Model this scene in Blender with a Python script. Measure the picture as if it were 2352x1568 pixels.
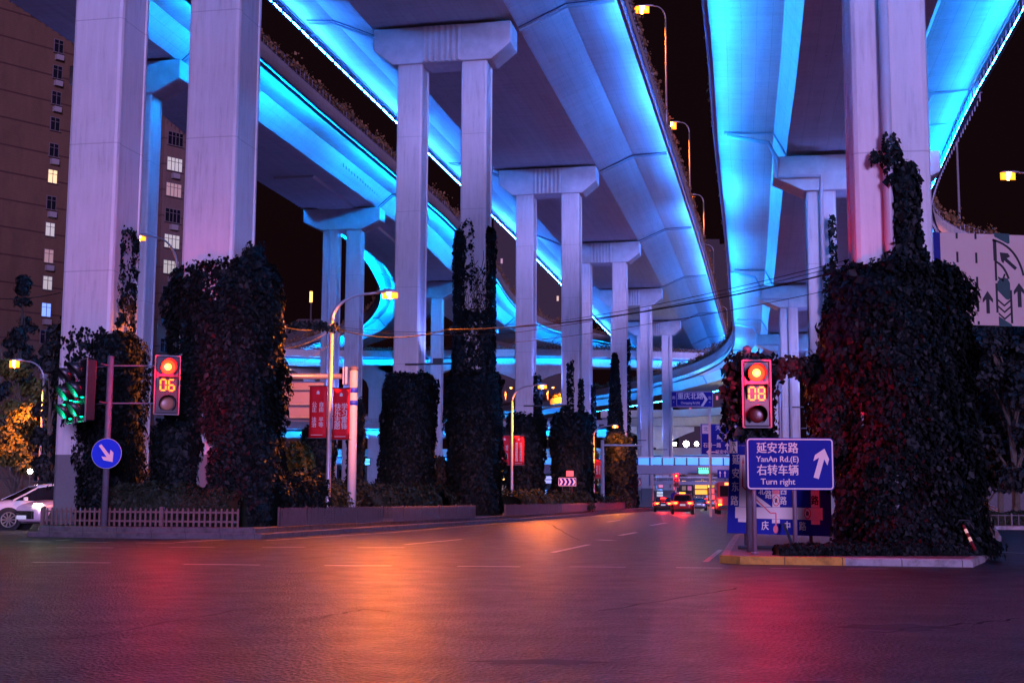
import bpy, bmesh, math, random
import numpy as np
from mathutils import Vector, Matrix
PI = math.pi
random.seed(7)
for o in list(bpy.data.objects): bpy.data.objects.remove(o)
SC = bpy.context.scene
COL = SC.collection

# ---------------------------------------------------------------- camera, sky, fill, exposure
CAMZ, PITCH, ROLL, FPX = 1.25, math.atan(360/3000), 0.005, 3000.0
cam_d = bpy.data.cameras.new('camera'); cam = bpy.data.objects.new('camera', cam_d); COL.objects.link(cam)
cam_d.sensor_width = 36; cam_d.lens = FPX/2352*36; cam_d.clip_start = .1; cam_d.clip_end = 3000
RM = Matrix.Rotation(PI/2+PITCH, 3, 'X') @ Matrix.Rotation(ROLL, 3, 'Z')
cam.matrix_world = Matrix.Translation((0, 0, CAMZ)) @ RM.to_4x4()
SC.camera = cam

SUN_EL, SUN_AZ = 6.5, 168.0       # low glow from behind the viewer
w = bpy.data.worlds.new('World'); SC.world = w; w.use_nodes = True
nt = w.node_tree; nt.nodes.clear()
out = nt.nodes.new('ShaderNodeOutputWorld'); bg = nt.nodes.new('ShaderNodeBackground'); bg2 = nt.nodes.new('ShaderNodeBackground')
add = nt.nodes.new('ShaderNodeAddShader'); sky = nt.nodes.new('ShaderNodeTexSky')
sky.sky_type = 'NISHITA'; sky.sun_disc = False; sky.sun_elevation = math.radians(-4); sky.sun_rotation = math.radians(SUN_AZ)
bg.inputs[1].default_value = .05; nt.links.new(sky.outputs[0], bg.inputs[0])
bg2.inputs[0].default_value = (.42, .12, .20, 1); bg2.inputs[1].default_value = .012
nt.links.new(bg.outputs[0], add.inputs[0]); nt.links.new(bg2.outputs[0], add.inputs[1]); nt.links.new(add.outputs[0], out.inputs[0])
sl = bpy.data.lights.new('city_glow', 'SUN'); sl.energy = 2.75; sl.angle = math.radians(14); sl.color = (.56, .38, 1.0)
so = bpy.data.objects.new('city_glow', sl); COL.objects.link(so)
az = math.radians(SUN_AZ); el = math.radians(SUN_EL)
sd = Vector((math.sin(az)*math.cos(el), math.cos(az)*math.cos(el), math.sin(el)))
so.rotation_euler = sd.to_track_quat('Z', 'Y').to_euler()
SC.view_settings.view_transform = 'Standard'; SC.view_settings.look = 'None'
SC.view_settings.exposure = 0; SC.view_settings.gamma = 1
SC.render.engine = 'CYCLES'
SC.cycles.use_denoising = True; SC.cycles.use_light_tree = True
SC.cycles.max_bounces = 5; SC.cycles.diffuse_bounces = 4; SC.cycles.glossy_bounces = 3
SC.cycles.transparent_max_bounces = 8; SC.cycles.sample_clamp_indirect = 4

# ---------------------------------------------------------------- pixel of the photo (2352 wide) -> place
def ray(px, py):
    return RM @ Vector(((px-1176)/FPX, -(py-784)/FPX, -1))
def GZ(px, py, z=0):
    d = ray(px, py); t = (z-CAMZ)/d.z
    return Vector((d.x*t, d.y*t, z))
def GY(px, py, Y):
    d = ray(px, py); t = Y/d.y
    return Vector((d.x*t, Y, CAMZ+d.z*t))

# ---------------------------------------------------------------- materials
MATS = {}
def nodes(name):
    m = bpy.data.materials.new(name); m.use_nodes = True
    t = m.node_tree; b = t.nodes['Principled BSDF']
    MATS[name] = m
    return m, t, b
def N(t, kind, **kw):
    n = t.nodes.new(kind)
    for k, v in kw.items():
        if k.startswith('i_'):
            n.inputs[k[2:].replace('_', ' ')].default_value = v
        else: setattr(n, k, v)
    return n
def L(t, a, b): t.links.new(a, b)
def mth(t, op, a, b=None, c=None):
    n = t.nodes.new('ShaderNodeMath'); n.operation = op
    for i, x in enumerate((a, b, c)):
        if x is None: continue
        if isinstance(x, (int, float)): n.inputs[i].default_value = x
        else: t.links.new(x, n.inputs[i])
    return n.outputs[0]
def mixc(t, fac, a, b, mode='MIX'):
    n = t.nodes.new('ShaderNodeMix'); n.data_type = 'RGBA'; n.blend_type = mode
    for s, x in ((0, fac), (6, a), (7, b)):
        if isinstance(x, (int, float)): n.inputs[s].default_value = x
        elif isinstance(x, tuple): n.inputs[s].default_value = (*x[:3], 1)
        else: t.links.new(x, n.inputs[s])
    return n.outputs[2]
def ramp(t, x, stops):
    n = t.nodes.new('ShaderNodeValToRGB'); e = n.color_ramp.elements
    while len(e) < len(stops): e.new(.5)
    for i, (p, c) in enumerate(stops):
        e[i].position = p; e[i].color = (*c, 1) if isinstance(c, tuple) else (c, c, c, 1)
    t.links.new(x, n.inputs[0]); return n.outputs[0]
def noise(t, vec, scale, detail=4, rough=.6):
    n = t.nodes.new('ShaderNodeTexNoise'); n.inputs['Scale'].default_value = scale
    n.inputs['Detail'].default_value = detail; n.inputs['Roughness'].default_value = rough
    if vec is not None: t.links.new(vec, n.inputs['Vector'])
    return n.outputs[0]
def pos(t): return t.nodes.new('ShaderNodeNewGeometry').outputs['Position']
def mapping(t, vec, sc):
    n = t.nodes.new('ShaderNodeMapping'); n.inputs['Scale'].default_value = sc
    t.links.new(vec, n.inputs['Vector']); return n.outputs[0]
def bump(t, b, h, strength=.3, dist=.02):
    n = t.nodes.new('ShaderNodeBump'); n.inputs['Strength'].default_value = strength; n.inputs['Distance'].default_value = dist
    t.links.new(h, n.inputs['Height']); t.links.new(n.outputs[0], b.inputs['Normal'])

def plain(name, col, rough=.6, metal=0, emit=None, es=0, var=.0, vs=3, coat=0):
    if name in MATS: return MATS[name]
    m, t, b = nodes(name)
    b.inputs['Base Color'].default_value = (*col, 1); b.inputs['Roughness'].default_value = rough; b.inputs['Metallic'].default_value = metal
    if coat: b.inputs['Coat Weight'].default_value = coat
    if var:
        n = noise(t, pos(t), vs, 6, .65)
        c = ramp(t, n, [(.3, tuple(x*(1-var) for x in col)), (.7, tuple(min(1, x*(1+var*.6)) for x in col))])
        L(t, c, b.inputs['Base Color'])
        bump(t, b, n, .15, .02)
    if emit:
        b.inputs['Emission Color'].default_value = (*emit, 1); b.inputs['Emission Strength'].default_value = es
    return m

def concrete_column():
    m, t, b = nodes('painted_column_concrete')
    p = pos(t); sep = t.nodes.new('ShaderNodeSeparateXYZ'); L(t, p, sep.inputs[0])
    n1 = noise(t, p, .45, 5, .6); n2 = noise(t, mapping(t, p, (7, 7, .6)), 1, 5, .7); n3 = noise(t, p, 14, 4, .6)
    f = mth(t, 'ADD', mth(t, 'MULTIPLY', n1, .38), mth(t, 'MULTIPLY', n2, .62))
    c = ramp(t, f, [(.3, (.36, .34, .35)), (.46, (.54, .52, .53)), (.7, (.64, .62, .63))])
    fz = mth(t, 'FRACT', mth(t, 'DIVIDE', mth(t, 'ADD', sep.outputs[2], mth(t, 'MULTIPLY', n1, .05)), 4.4))
    ln = mth(t, 'LESS_THAN', fz, .008)
    c = mixc(t, mth(t, 'MULTIPLY', ln, .45), c, (.2, .19, .2))
    low = mth(t, 'LESS_THAN', sep.outputs[2], 2.62)
    c = mixc(t, low, c, mixc(t, n3, (.12, .12, .125), (.19, .185, .19)))
    L(t, c, b.inputs['Base Color']); b.inputs['Roughness'].default_value = .5
    bump(t, b, n3, .12, .02)
    return m
def concrete_deck():
    m, t, b = nodes('deck_concrete')
    uv = t.nodes.new('ShaderNodeUVMap').outputs[0]
    sep = t.nodes.new('ShaderNodeSeparateXYZ'); L(t, uv, sep.inputs[0])
    n1 = noise(t, mapping(t, uv, (.12, 1.6, 1)), 1, 5, .65); n2 = noise(t, mapping(t, uv, (1.6, .25, 1)), 1.2, 6, .7); n3 = noise(t, uv, 6, 4, .7)
    f = mth(t, 'ADD', mth(t, 'MULTIPLY', n1, .35), mth(t, 'ADD', mth(t, 'MULTIPLY', n2, .4), mth(t, 'MULTIPLY', n3, .25)))
    c = ramp(t, f, [(.32, (.35, .33, .35)), (.5, (.5, .48, .5)), (.68, (.6, .58, .6))])
    br = t.nodes.new('ShaderNodeTexBrick'); L(t, uv, br.inputs['Vector'])
    br.inputs['Scale'].default_value = 1; br.inputs['Brick Width'].default_value = 2.4; br.inputs['Row Height'].default_value = .62
    br.inputs['Mortar Size'].default_value = .018; br.inputs['Color1'].default_value = (1, 1, 1, 1); br.inputs['Color2'].default_value = (.93, .93, .93, 1); br.inputs['Mortar'].default_value = (.55, .55, .58, 1)
    gate = ramp(t, n3, [(.42, 0), (.56, 1)])
    c = mixc(t, mth(t, 'MULTIPLY', gate, .75), c, mixc(t, 1, c, br.outputs[0], 'MULTIPLY'))
    vo = t.nodes.new('ShaderNodeTexVoronoi'); L(t, mapping(t, uv, (.32, .5, 1)), vo.inputs['Vector']); vo.inputs['Scale'].default_value = 1
    spot = mth(t, 'LESS_THAN', vo.outputs['Distance'], .03)
    c = mixc(t, mth(t, 'MULTIPLY', spot, .7), c, (.12, .1, .11))
    L(t, c, b.inputs['Base Color']); b.inputs['Roughness'].default_value = .55
    bump(t, b, n2, .2, .03)
    return m
def asphalt():
    m, t, b = nodes('asphalt')
    p = pos(t)
    big = noise(t, mapping(t, p, (.35, .12, 1)), 1, 4, .6); mid = noise(t, p, 1.3, 5, .7); fine = noise(t, p, 30, 4, .75)
    vo = t.nodes.new('ShaderNodeTexVoronoi'); L(t, p, vo.inputs['Vector']); vo.inputs['Scale'].default_value = 26
    c = ramp(t, fine, [(.40, (.003, .0022, .004)), (.55, (.011, .0075, .0135)), (.66, (.10, .068, .125))])
    pat = ramp(t, mid, [(.3, .62), (.6, 1.12)])
    c = mixc(t, 1, c, pat, 'MULTIPLY')
    c = mixc(t, 1, c, ramp(t, big, [(.35, .5), (.65, 1.25)]), 'MULTIPLY')
    v2 = t.nodes.new('ShaderNodeTexVoronoi'); v2.feature = 'DISTANCE_TO_EDGE'; v2.inputs['Scale'].default_value = .16
    nz = N(t, 'ShaderNodeTexNoise'); nz.inputs['Scale'].default_value = .8; nz.inputs['Detail'].default_value = 5
    L(t, p, nz.inputs['Vector']); vm = t.nodes.new('ShaderNodeVectorMath'); vm.operation = 'MULTIPLY_ADD'
    L(t, nz.outputs['Color'], vm.inputs[0]); vm.inputs[1].default_value = (2.2, 2.2, 0); L(t, p, vm.inputs[2]); L(t, vm.outputs[0], v2.inputs['Vector'])
    crack = mth(t, 'LESS_THAN', v2.outputs['Distance'], .0022)
    c = mixc(t, mth(t, 'MULTIPLY', crack, .8), c, (.008, .008, .009))
    L(t, c, b.inputs['Base Color'])
    r = ramp(t, mid, [(.3, .33), (.7, .48)]); L(t, r, b.inputs['Roughness'])
    b.inputs['Specular IOR Level'].default_value = .32
    h = mth(t, 'ADD', mth(t, 'MULTIPLY', vo.outputs['Distance'], 1.3), fine)
    bump(t, b, h, 1.0, .03)
    return m
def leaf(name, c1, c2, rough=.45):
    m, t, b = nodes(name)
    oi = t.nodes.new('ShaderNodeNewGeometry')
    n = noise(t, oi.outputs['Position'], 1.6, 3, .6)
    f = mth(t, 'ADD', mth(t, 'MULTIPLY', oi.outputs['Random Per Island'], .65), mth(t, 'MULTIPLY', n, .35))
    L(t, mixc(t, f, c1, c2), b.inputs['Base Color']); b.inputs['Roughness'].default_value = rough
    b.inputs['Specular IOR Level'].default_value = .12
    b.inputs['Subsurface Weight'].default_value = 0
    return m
def kerbstone(name, c):
    m, t, b = nodes(name)
    p = pos(t); n = noise(t, p, 3.2, 6, .75); n2 = noise(t, p, 22, 4, .7)
    sep = t.nodes.new('ShaderNodeSeparateXYZ'); L(t, p, sep.inputs[0])
    s = mth(t, 'FRACT', mth(t, 'DIVIDE', mth(t, 'ADD', sep.outputs[0], mth(t, 'MULTIPLY', sep.outputs[1], .35)), 1.02))
    j = mth(t, 'LESS_THAN', s, .018)
    col = ramp(t, n, [(.3, tuple(x*.35 for x in c)), (.52, c), (.75, tuple(min(1, x*1.25) for x in c))])
    col = mixc(t, mth(t, 'MULTIPLY', j, .8), col, (.02, .018, .02))
    L(t, col, b.inputs['Base Color']); b.inputs['Roughness'].default_value = .8
    bump(t, b, n2, .5, .02)
    return m
def facade(name, c, bandcol, floor_h):
    m, t, b = nodes(name)
    p = pos(t); sep = t.nodes.new('ShaderNodeSeparateXYZ'); L(t, p, sep.inputs[0])
    f = mth(t, 'FRACT', mth(t, 'DIVIDE', sep.outputs[2], floor_h)); band = mth(t, 'LESS_THAN', f, .06)
    n = noise(t, mapping(t, p, (.5, .5, .12)), 1.5, 6, .7)
    br = t.nodes.new('ShaderNodeTexBrick'); L(t, mapping(t, p, (1, 1, 1)), br.inputs['Vector'])
    cm = t.nodes.new('ShaderNodeCombineXYZ'); L(t, mth(t, 'ADD', sep.outputs[0], sep.outputs[1]), cm.inputs[0]); L(t, sep.outputs[2], cm.inputs[1]); L(t, cm.outputs[0], br.inputs['Vector'])
    br.inputs['Scale'].default_value = 1.2; br.inputs['Mortar Size'].default_value = .03; br.inputs['Mortar'].default_value = (.6, .6, .6, 1); br.inputs['Color1'].default_value = (1, 1, 1, 1); br.inputs['Color2'].default_value = (.85, .85, .85, 1)
    col = ramp(t, n, [(.3, tuple(x*.7 for x in c)), (.7, c)])
    col = mixc(t, .6, col, mixc(t, 1, col, br.outputs[0], 'MULTIPLY'))
    col = mixc(t, band, col, bandcol)
    L(t, col, b.inputs['Base Color']); b.inputs['Roughness'].default_value = .8
    return m
M_COL = concrete_column(); M_DECK = concrete_deck(); M_ROAD = asphalt()
M_CAP = plain('cap_concrete', (.54, .52, .53), .5, var=.22, vs=1.1)
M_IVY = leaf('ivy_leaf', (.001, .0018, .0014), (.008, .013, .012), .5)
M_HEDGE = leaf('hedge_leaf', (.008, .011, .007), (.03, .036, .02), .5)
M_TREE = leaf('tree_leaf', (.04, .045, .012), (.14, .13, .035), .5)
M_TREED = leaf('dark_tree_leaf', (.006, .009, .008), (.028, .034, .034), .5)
M_PARPL = leaf('parapet_plant_leaf', (.07, .055, .03), (.30, .15, .07), .5)  # orange lamp light on the planting is put into these brighter leaf colours
M_BARK = plain('bark', (.09, .07, .05), .9, var=.4, vs=6)
M_STONE = kerbstone('planter_stone', (.10, .08, .085))
M_KERB = kerbstone('grey_kerb', (.34, .3, .3)); M_KERBY = kerbstone('yellow_kerb', (.62, .28, .04))
M_PAVE = plain('island_paving', (.16, .15, .16), .75, var=.35, vs=5)
M_SOIL = plain('soil', (.035, .028, .022), .95, var=.4, vs=4)
M_MARK = plain('road_paint', (.55, .54, .55), .6, var=.45, vs=9)
M_STEEL = plain('galvanised_steel', (.38, .37, .40), .42, .55, var=.15, vs=4)
M_GREYP = plain('grey_paint', (.13, .12, .15), .55, .1, var=.15, vs=5)
M_WHITEP = plain('white_paint', (.5, .49, .52), .5, var=.08)
M_RAILW = plain('fence_paint', (.16, .09, .09), .65, var=.25, vs=6)
M_FENCE2 = plain('white_fence_paint', (.08, .055, .06), .55, var=.3, vs=5)
M_LATT = plain('lattice_steel', (.22, .2, .25), .5, .3)
M_TRAY = plain('tray_steel', (.10, .10, .17), .5, .3)
M_PIPE = plain('drain_pipe', (.42, .41, .46), .4)
M_BLACK = plain('black_housing', (.012, .012, .014), .35)
M_DARK = plain('dark_metal', (.045, .043, .05), .5, .3)
M_BLUE = plain('sign_blue', (.008, .014, .24), .62)
M_BLUED = plain('sign_blue_deep', (.008, .01, .13), .62)
M_SIGNW = plain('sign_white', (.80, .66, .58), .6)
M_SIGNR = plain('sign_red', (.65, .02, .04), .45)
M_SIGNK = plain('sign_black', (.01, .01, .012), .5)
M_SIGNG = plain('sign_green', (.01, .05, .045), .5)
M_RED = plain('banner_red', (.55, .012, .02), .55, var=.12, vs=2)
M_BAN_W = plain('banner_white', (.6, .55, .52), .6)
M_BLUEB = plain('pole_blue_band', (.02, .06, .6), .4)
M_GLASS = plain('dark_window_glass', (.012, .012, .018), .08)
M_RUBBER = plain('rubber', (.012, .012, .013), .7)
M_RIM = plain('alloy_rim', (.55, .5, .42), .3, .8)
M_CHROME = plain('chrome', (.7, .7, .72), .15, 1)
def glow(name, c, s): return plain(name, tuple(min(.8, x) for x in c), .4, emit=c, es=s)
E_RED = glow('red_signal_light', (1, .010, .002), 16); E_REDC = glow('red_signal_core', (1, .06, .006), 40); E_REDD = glow('red_digits', (1, .055, .001), 13)
E_REDDIM = glow('red_visor_spill', (1, .05, .0), 2.0)
E_GREEN = glow('green_signal_light', (.0, 1, .42), 8)
E_LAMP = glow('sodium_lens', (1, .17, .008), 5.5); E_CORE = glow('sodium_core', (1, .42, .05), 60); E_LAMPW = glow('white_floodlight', (1, .93, .72), 60)
E_TAIL = glow('tail_lamp', (1, .012, .006), 30); E_TAILY = glow('turn_lamp', (1, .10, .005), 30)
E_HEAD = glow('headlamp', (1, .85, .65), 30)
E_WIN = glow('lit_window_warm', (1, .72, .33), 1.0); E_WINW = glow('lit_window_pale', (.9, .95, .62), .27); E_WIND = glow('lit_window_dim', (.55, .36, .3), .35)
E_WINB = glow('lit_window_blue', (.2, .35, 1), 1.3)
E_GLASSB = glow('blue_lit_glass', (.05, .28, 1), 1.3)
E_SHOP = glow('shop_light', (1, .45, .08), 3)

# ---------------------------------------------------------------- mesh tools
ORG = {}
def prop(o, label=None, cat=None, group=None, kind=None):
    if label: o['label'] = label
    if cat: o['category'] = cat
    if group: o['group'] = group
    if kind: o['kind'] = kind
    return o
def thing(name, label, cat, loc=(0, 0, 0), group=None):
    o = bpy.data.objects.new(name, None); COL.objects.link(o); o.empty_display_size = .3
    o.location = loc; ORG[o.name] = Vector(loc)
    return prop(o, label, cat, group)
class MB:
    def __init__(s): s.v = []; s.f = []; s.uv = []
    def add(s, vs, fs, uvs=None):
        n = len(s.v); s.v += [tuple(v) for v in vs]; s.f += [tuple(i+n for i in f) for f in fs]
        return s
    def box(s, c, size, rz=0, M=None):
        hx, hy, hz = size[0]/2, size[1]/2, size[2]/2
        vs = [Vector((x, y, z)) for z in (-hz, hz) for (x, y) in ((-hx, -hy), (hx, -hy), (hx, hy), (-hx, hy))]
        R = M if M is not None else Matrix.Rotation(rz, 3, 'Z')
        vs = [R @ v + Vector(c) for v in vs]
        return s.add(vs, [(3, 2, 1, 0), (4, 5, 6, 7), (0, 1, 5, 4), (1, 2, 6, 5), (2, 3, 7, 6), (3, 0, 4, 7)])
    def bar(s, a, b, w, h=None):
        a = Vector(a); b = Vector(b); d = b-a; ln = d.length
        if ln < 1e-5: return s
        q = d.to_track_quat('X', 'Z').to_matrix()
        return s.box((a+b)/2, (ln, w, h or w), M=q)
    def prism(s, poly, z0, z1):
        n = len(poly); vs = [(x, y, z0) for x, y in poly]+[(x, y, z1) for x, y in poly]
        fs = [tuple(range(n-1, -1, -1)), tuple(range(n, 2*n))]+[(i, (i+1) % n, n+(i+1) % n, n+i) for i in range(n)]
        return s.add(vs, fs)
    def plate(s, pts, O, R, U, t, off=0):       # polygon (u,v) in the frame O,R,U ; thickness t towards the front
        Nn = R.cross(U).normalized(); n = len(pts)
        vs = [O+R*u+U*v+Nn*off for u, v in pts]+[O+R*u+U*v+Nn*(off+t) for u, v in pts]
        fs = [tuple(range(n-1, -1, -1)), tuple(range(n, 2*n))]+[(i, (i+1) % n, n+(i+1) % n, n+i) for i in range(n)]
        return s.add(vs, fs)
    def tube(s, path, r, n=10, cap=True):
        path = [Vector(p) for p in path]; rs = r if isinstance(r, (list, tuple)) else [r]*len(path)
        base = len(s.v); up = None
        for i, p in enumerate(path):
            d = (path[min(i+1, len(path)-1)]-path[max(i-1, 0)]).normalized()
            if up is None: up = Vector((0, 0, 1)) if abs(d.z) < .9 else Vector((1, 0, 0))
            a = d.cross(up).normalized(); b_ = a.cross(d).normalized(); up = b_
            for k in range(n):
                t = 2*PI*k/n; s.v.append(tuple(p+(a*math.cos(t)+b_*math.sin(t))*rs[i]))
        for i in range(len(path)-1):
            for k in range(n):
                s.f.append((base+i*n+k, base+i*n+(k+1) % n, base+(i+1)*n+(k+1) % n, base+(i+1)*n+k))
        if cap:
            s.f.append(tuple(base+k for k in range(n-1, -1, -1))); e = base+(len(path)-1)*n; s.f.append(tuple(e+k for k in range(n)))
        return s
    def disc(s, c, r, axis, t=.01, n=24):
        c = Vector(c); a = Vector(axis).normalized()
        return s.tube([c-a*t/2, c+a*t/2], r, n)
    def loft(s, rings, closed=True, caps=True):
        base = len(s.v); n = len(rings[0])
        for r in rings: s.v += [tuple(p) for p in r]
        for i in range(len(rings)-1):
            for k in range(n if closed else n-1):
                s.f.append((base+i*n+k, base+i*n+(k+1) % n, base+(i+1)*n+(k+1) % n, base+(i+1)*n+k))
        if caps and closed:
            s.f.append(tuple(base+k for k in range(n-1, -1, -1))); e = base+(len(rings)-1)*n; s.f.append(tuple(e+k for k in range(n)))
        return s
    def build(s, name, mat, parent=None, smooth=False, bevel=0, org=None, sub=0):
        me = bpy.data.meshes.new(name)
        o0 = ORG.get(parent.name, Vector((0, 0, 0))) if parent else (Vector(org) if org is not None else Vector((0, 0, 0)))
        me.from_pydata([tuple(Vector(v)-o0) for v in s.v], [], s.f); me.update()
        if mat: me.materials.append(mat)
        if smooth:
            for p in me.polygons: p.use_smooth = True
        o = bpy.data.objects.new(name, me); COL.objects.link(o)
        if parent: o.parent = parent; ORG[o.name] = o0
        else: o.location = o0; ORG[o.name] = o0
        if parent:   # child local frame equals the parent's
            pass
        if bevel:
            md = o.modifiers.new('bevel', 'BEVEL'); md.width = bevel; md.segments = 2; md.limit_method = 'ANGLE'; md.angle_limit = math.radians(35)
        if sub:
            md = o.modifiers.new('sub', 'SUBSURF'); md.levels = sub; md.render_levels = sub
        return o
def copy_tree(o, parent=None):
    c = o.copy(); COL.objects.link(c)
    if parent: c.parent = parent
    for ch in list(o.children): copy_tree(ch, c)
    return c
def text_mesh(txt, size, O, R, U, mat, parent, off=.006, name='lettering', ax='CENTER', ay='CENTER', bold=.0, sx=1.0, thick=.003, lead=1.0):
    cu = bpy.data.curves.new('t', 'FONT'); cu.body = txt; cu.size = size; cu.align_x = ax; cu.align_y = ay
    cu.offset = 0; cu.extrude = thick; cu.resolution_u = 3; cu.space_line = lead
    ob = bpy.data.objects.new('t', cu); COL.objects.link(ob)
    dg = bpy.context.evaluated_depsgraph_get(); me = bpy.data.meshes.new_from_object(ob.evaluated_get(dg))
    bpy.data.objects.remove(ob); Nn = R.cross(U).normalized()
    o0 = ORG.get(parent.name, Vector((0, 0, 0)))
    nv = len(me.vertices)
    if bold > 0:
        bmx = bmesh.new(); bmx.from_mesh(me); g0 = bmesh.ops.duplicate(bmx, geom=bmx.verts[:]+bmx.edges[:]+bmx.faces[:])
        dup = [q for q in g0['geom'] if isinstance(q, bmesh.types.BMVert)]; ds = set(dup)
        for v in bmx.verts:
            if v in ds: v.co += Vector((bold, bold*.5, .0012))
            else: v.co += Vector((-bold, -bold*.5, 0))
        bmx.to_mesh(me); bmx.free()
    for v in me.vertices:
        c = v.co; v.co = O+R*(c.x*sx)+U*c.y+Nn*(c.z+off)-o0
    me.materials.clear(); me.materials.append(mat)
    o = bpy.data.objects.new(name, me); COL.objects.link(o); o.parent = parent; ORG[o.name] = o0
    return o
def smooth_path(pts, step):
    pts = [Vector(p) for p in pts]; P = [pts[0]*2-pts[1]]+pts+[pts[-1]*2-pts[-2]]; outp = []
    for i in range(1, len(P)-2):
        n = max(1, int(round((P[i+1]-P[i]).length/step)))
        for k in range(n):
            t = k/n; a, b, c, d = P[i-1], P[i], P[i+1], P[i+2]
            outp.append(.5*((2*b)+(c-a)*t+(2*a-5*b+4*c-d)*t*t+(3*b-a-3*c+d)*t*t*t))
    outp.append(pts[-1]); return outp

# ---------------------------------------------------------------- foliage
def leaves_mesh(name, Pn, Nn, Sz, mat, parent=None, org=None, shell=None, rng=None, droop=.75):
    """one folded leaf (two faces) at each point; Nn outward direction"""
    n = len(Pn); rng = rng or np.random.default_rng(1)
    Nn = Nn/np.maximum(np.linalg.norm(Nn, axis=1, keepdims=True), 1e-6)
    tip = np.zeros((n, 3)); tip[:, 2] = -droop; tip += rng.normal(0, .40, (n, 3))+Nn*.3
    tip -= Nn*np.sum(tip*Nn, axis=1, keepdims=True)*.6
    tip /= np.linalg.norm(tip, axis=1, keepdims=True)
    side = np.cross(tip, Nn+rng.normal(0, .30, (n, 3))); side /= np.maximum(np.linalg.norm(side, axis=1, keepdims=True), 1e-6)
    nr = np.cross(side, tip); S = Sz[:, None]
    a = Pn-tip*S*.5; b = Pn+tip*S*.55
    c = Pn+side*S*.42-tip*S*.1+nr*S*.13; d = Pn-side*S*.42-tip*S*.1+nr*S*.13
    V = np.stack([a, c, b, d], axis=1).reshape(-1, 3)
    idx = np.arange(n)*4
    F = np.stack([idx, idx+1, idx+2, idx, idx+2, idx+3], axis=1).reshape(-1)
    nt_, lt = len(V), n*2
    sv = np.zeros((0, 3)); sf = []
    if shell: sv = np.array(shell[0]); sf = shell[1]
    o0 = ORG[parent.name] if parent else Vector(org if org is not None else (0, 0, 0))
    me = bpy.data.meshes.new(name)
    allv = np.vstack([V, sv]) if len(sv) else V
    allv = allv-np.array(o0)
    me.vertices.add(len(allv)); me.vertices.foreach_set('co', allv.astype(np.float32).ravel())
    ls = list(np.arange(lt)*3); loops = F
    if sf:
        extra = []; st = lt*3
        for f in sf:
            ls.append(st); extra += [i+nt_ for i in f]; st += len(f)
        loops = np.concatenate([F, np.array(extra)])
    me.loops.add(len(loops)); me.loops.foreach_set('vertex_index', loops.astype(np.int32))
    me.polygons.add(len(ls)); me.polygons.foreach_set('loop_start', np.array(ls, dtype=np.int32))
    me.update(calc_edges=True); me.validate()
    me.materials.append(mat)
    o = bpy.data.objects.new(name, me); COL.objects.link(o)
    if parent: o.parent = parent; ORG[o.name] = o0
    else: o.location = o0; ORG[o.name] = o0
    return o
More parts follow.
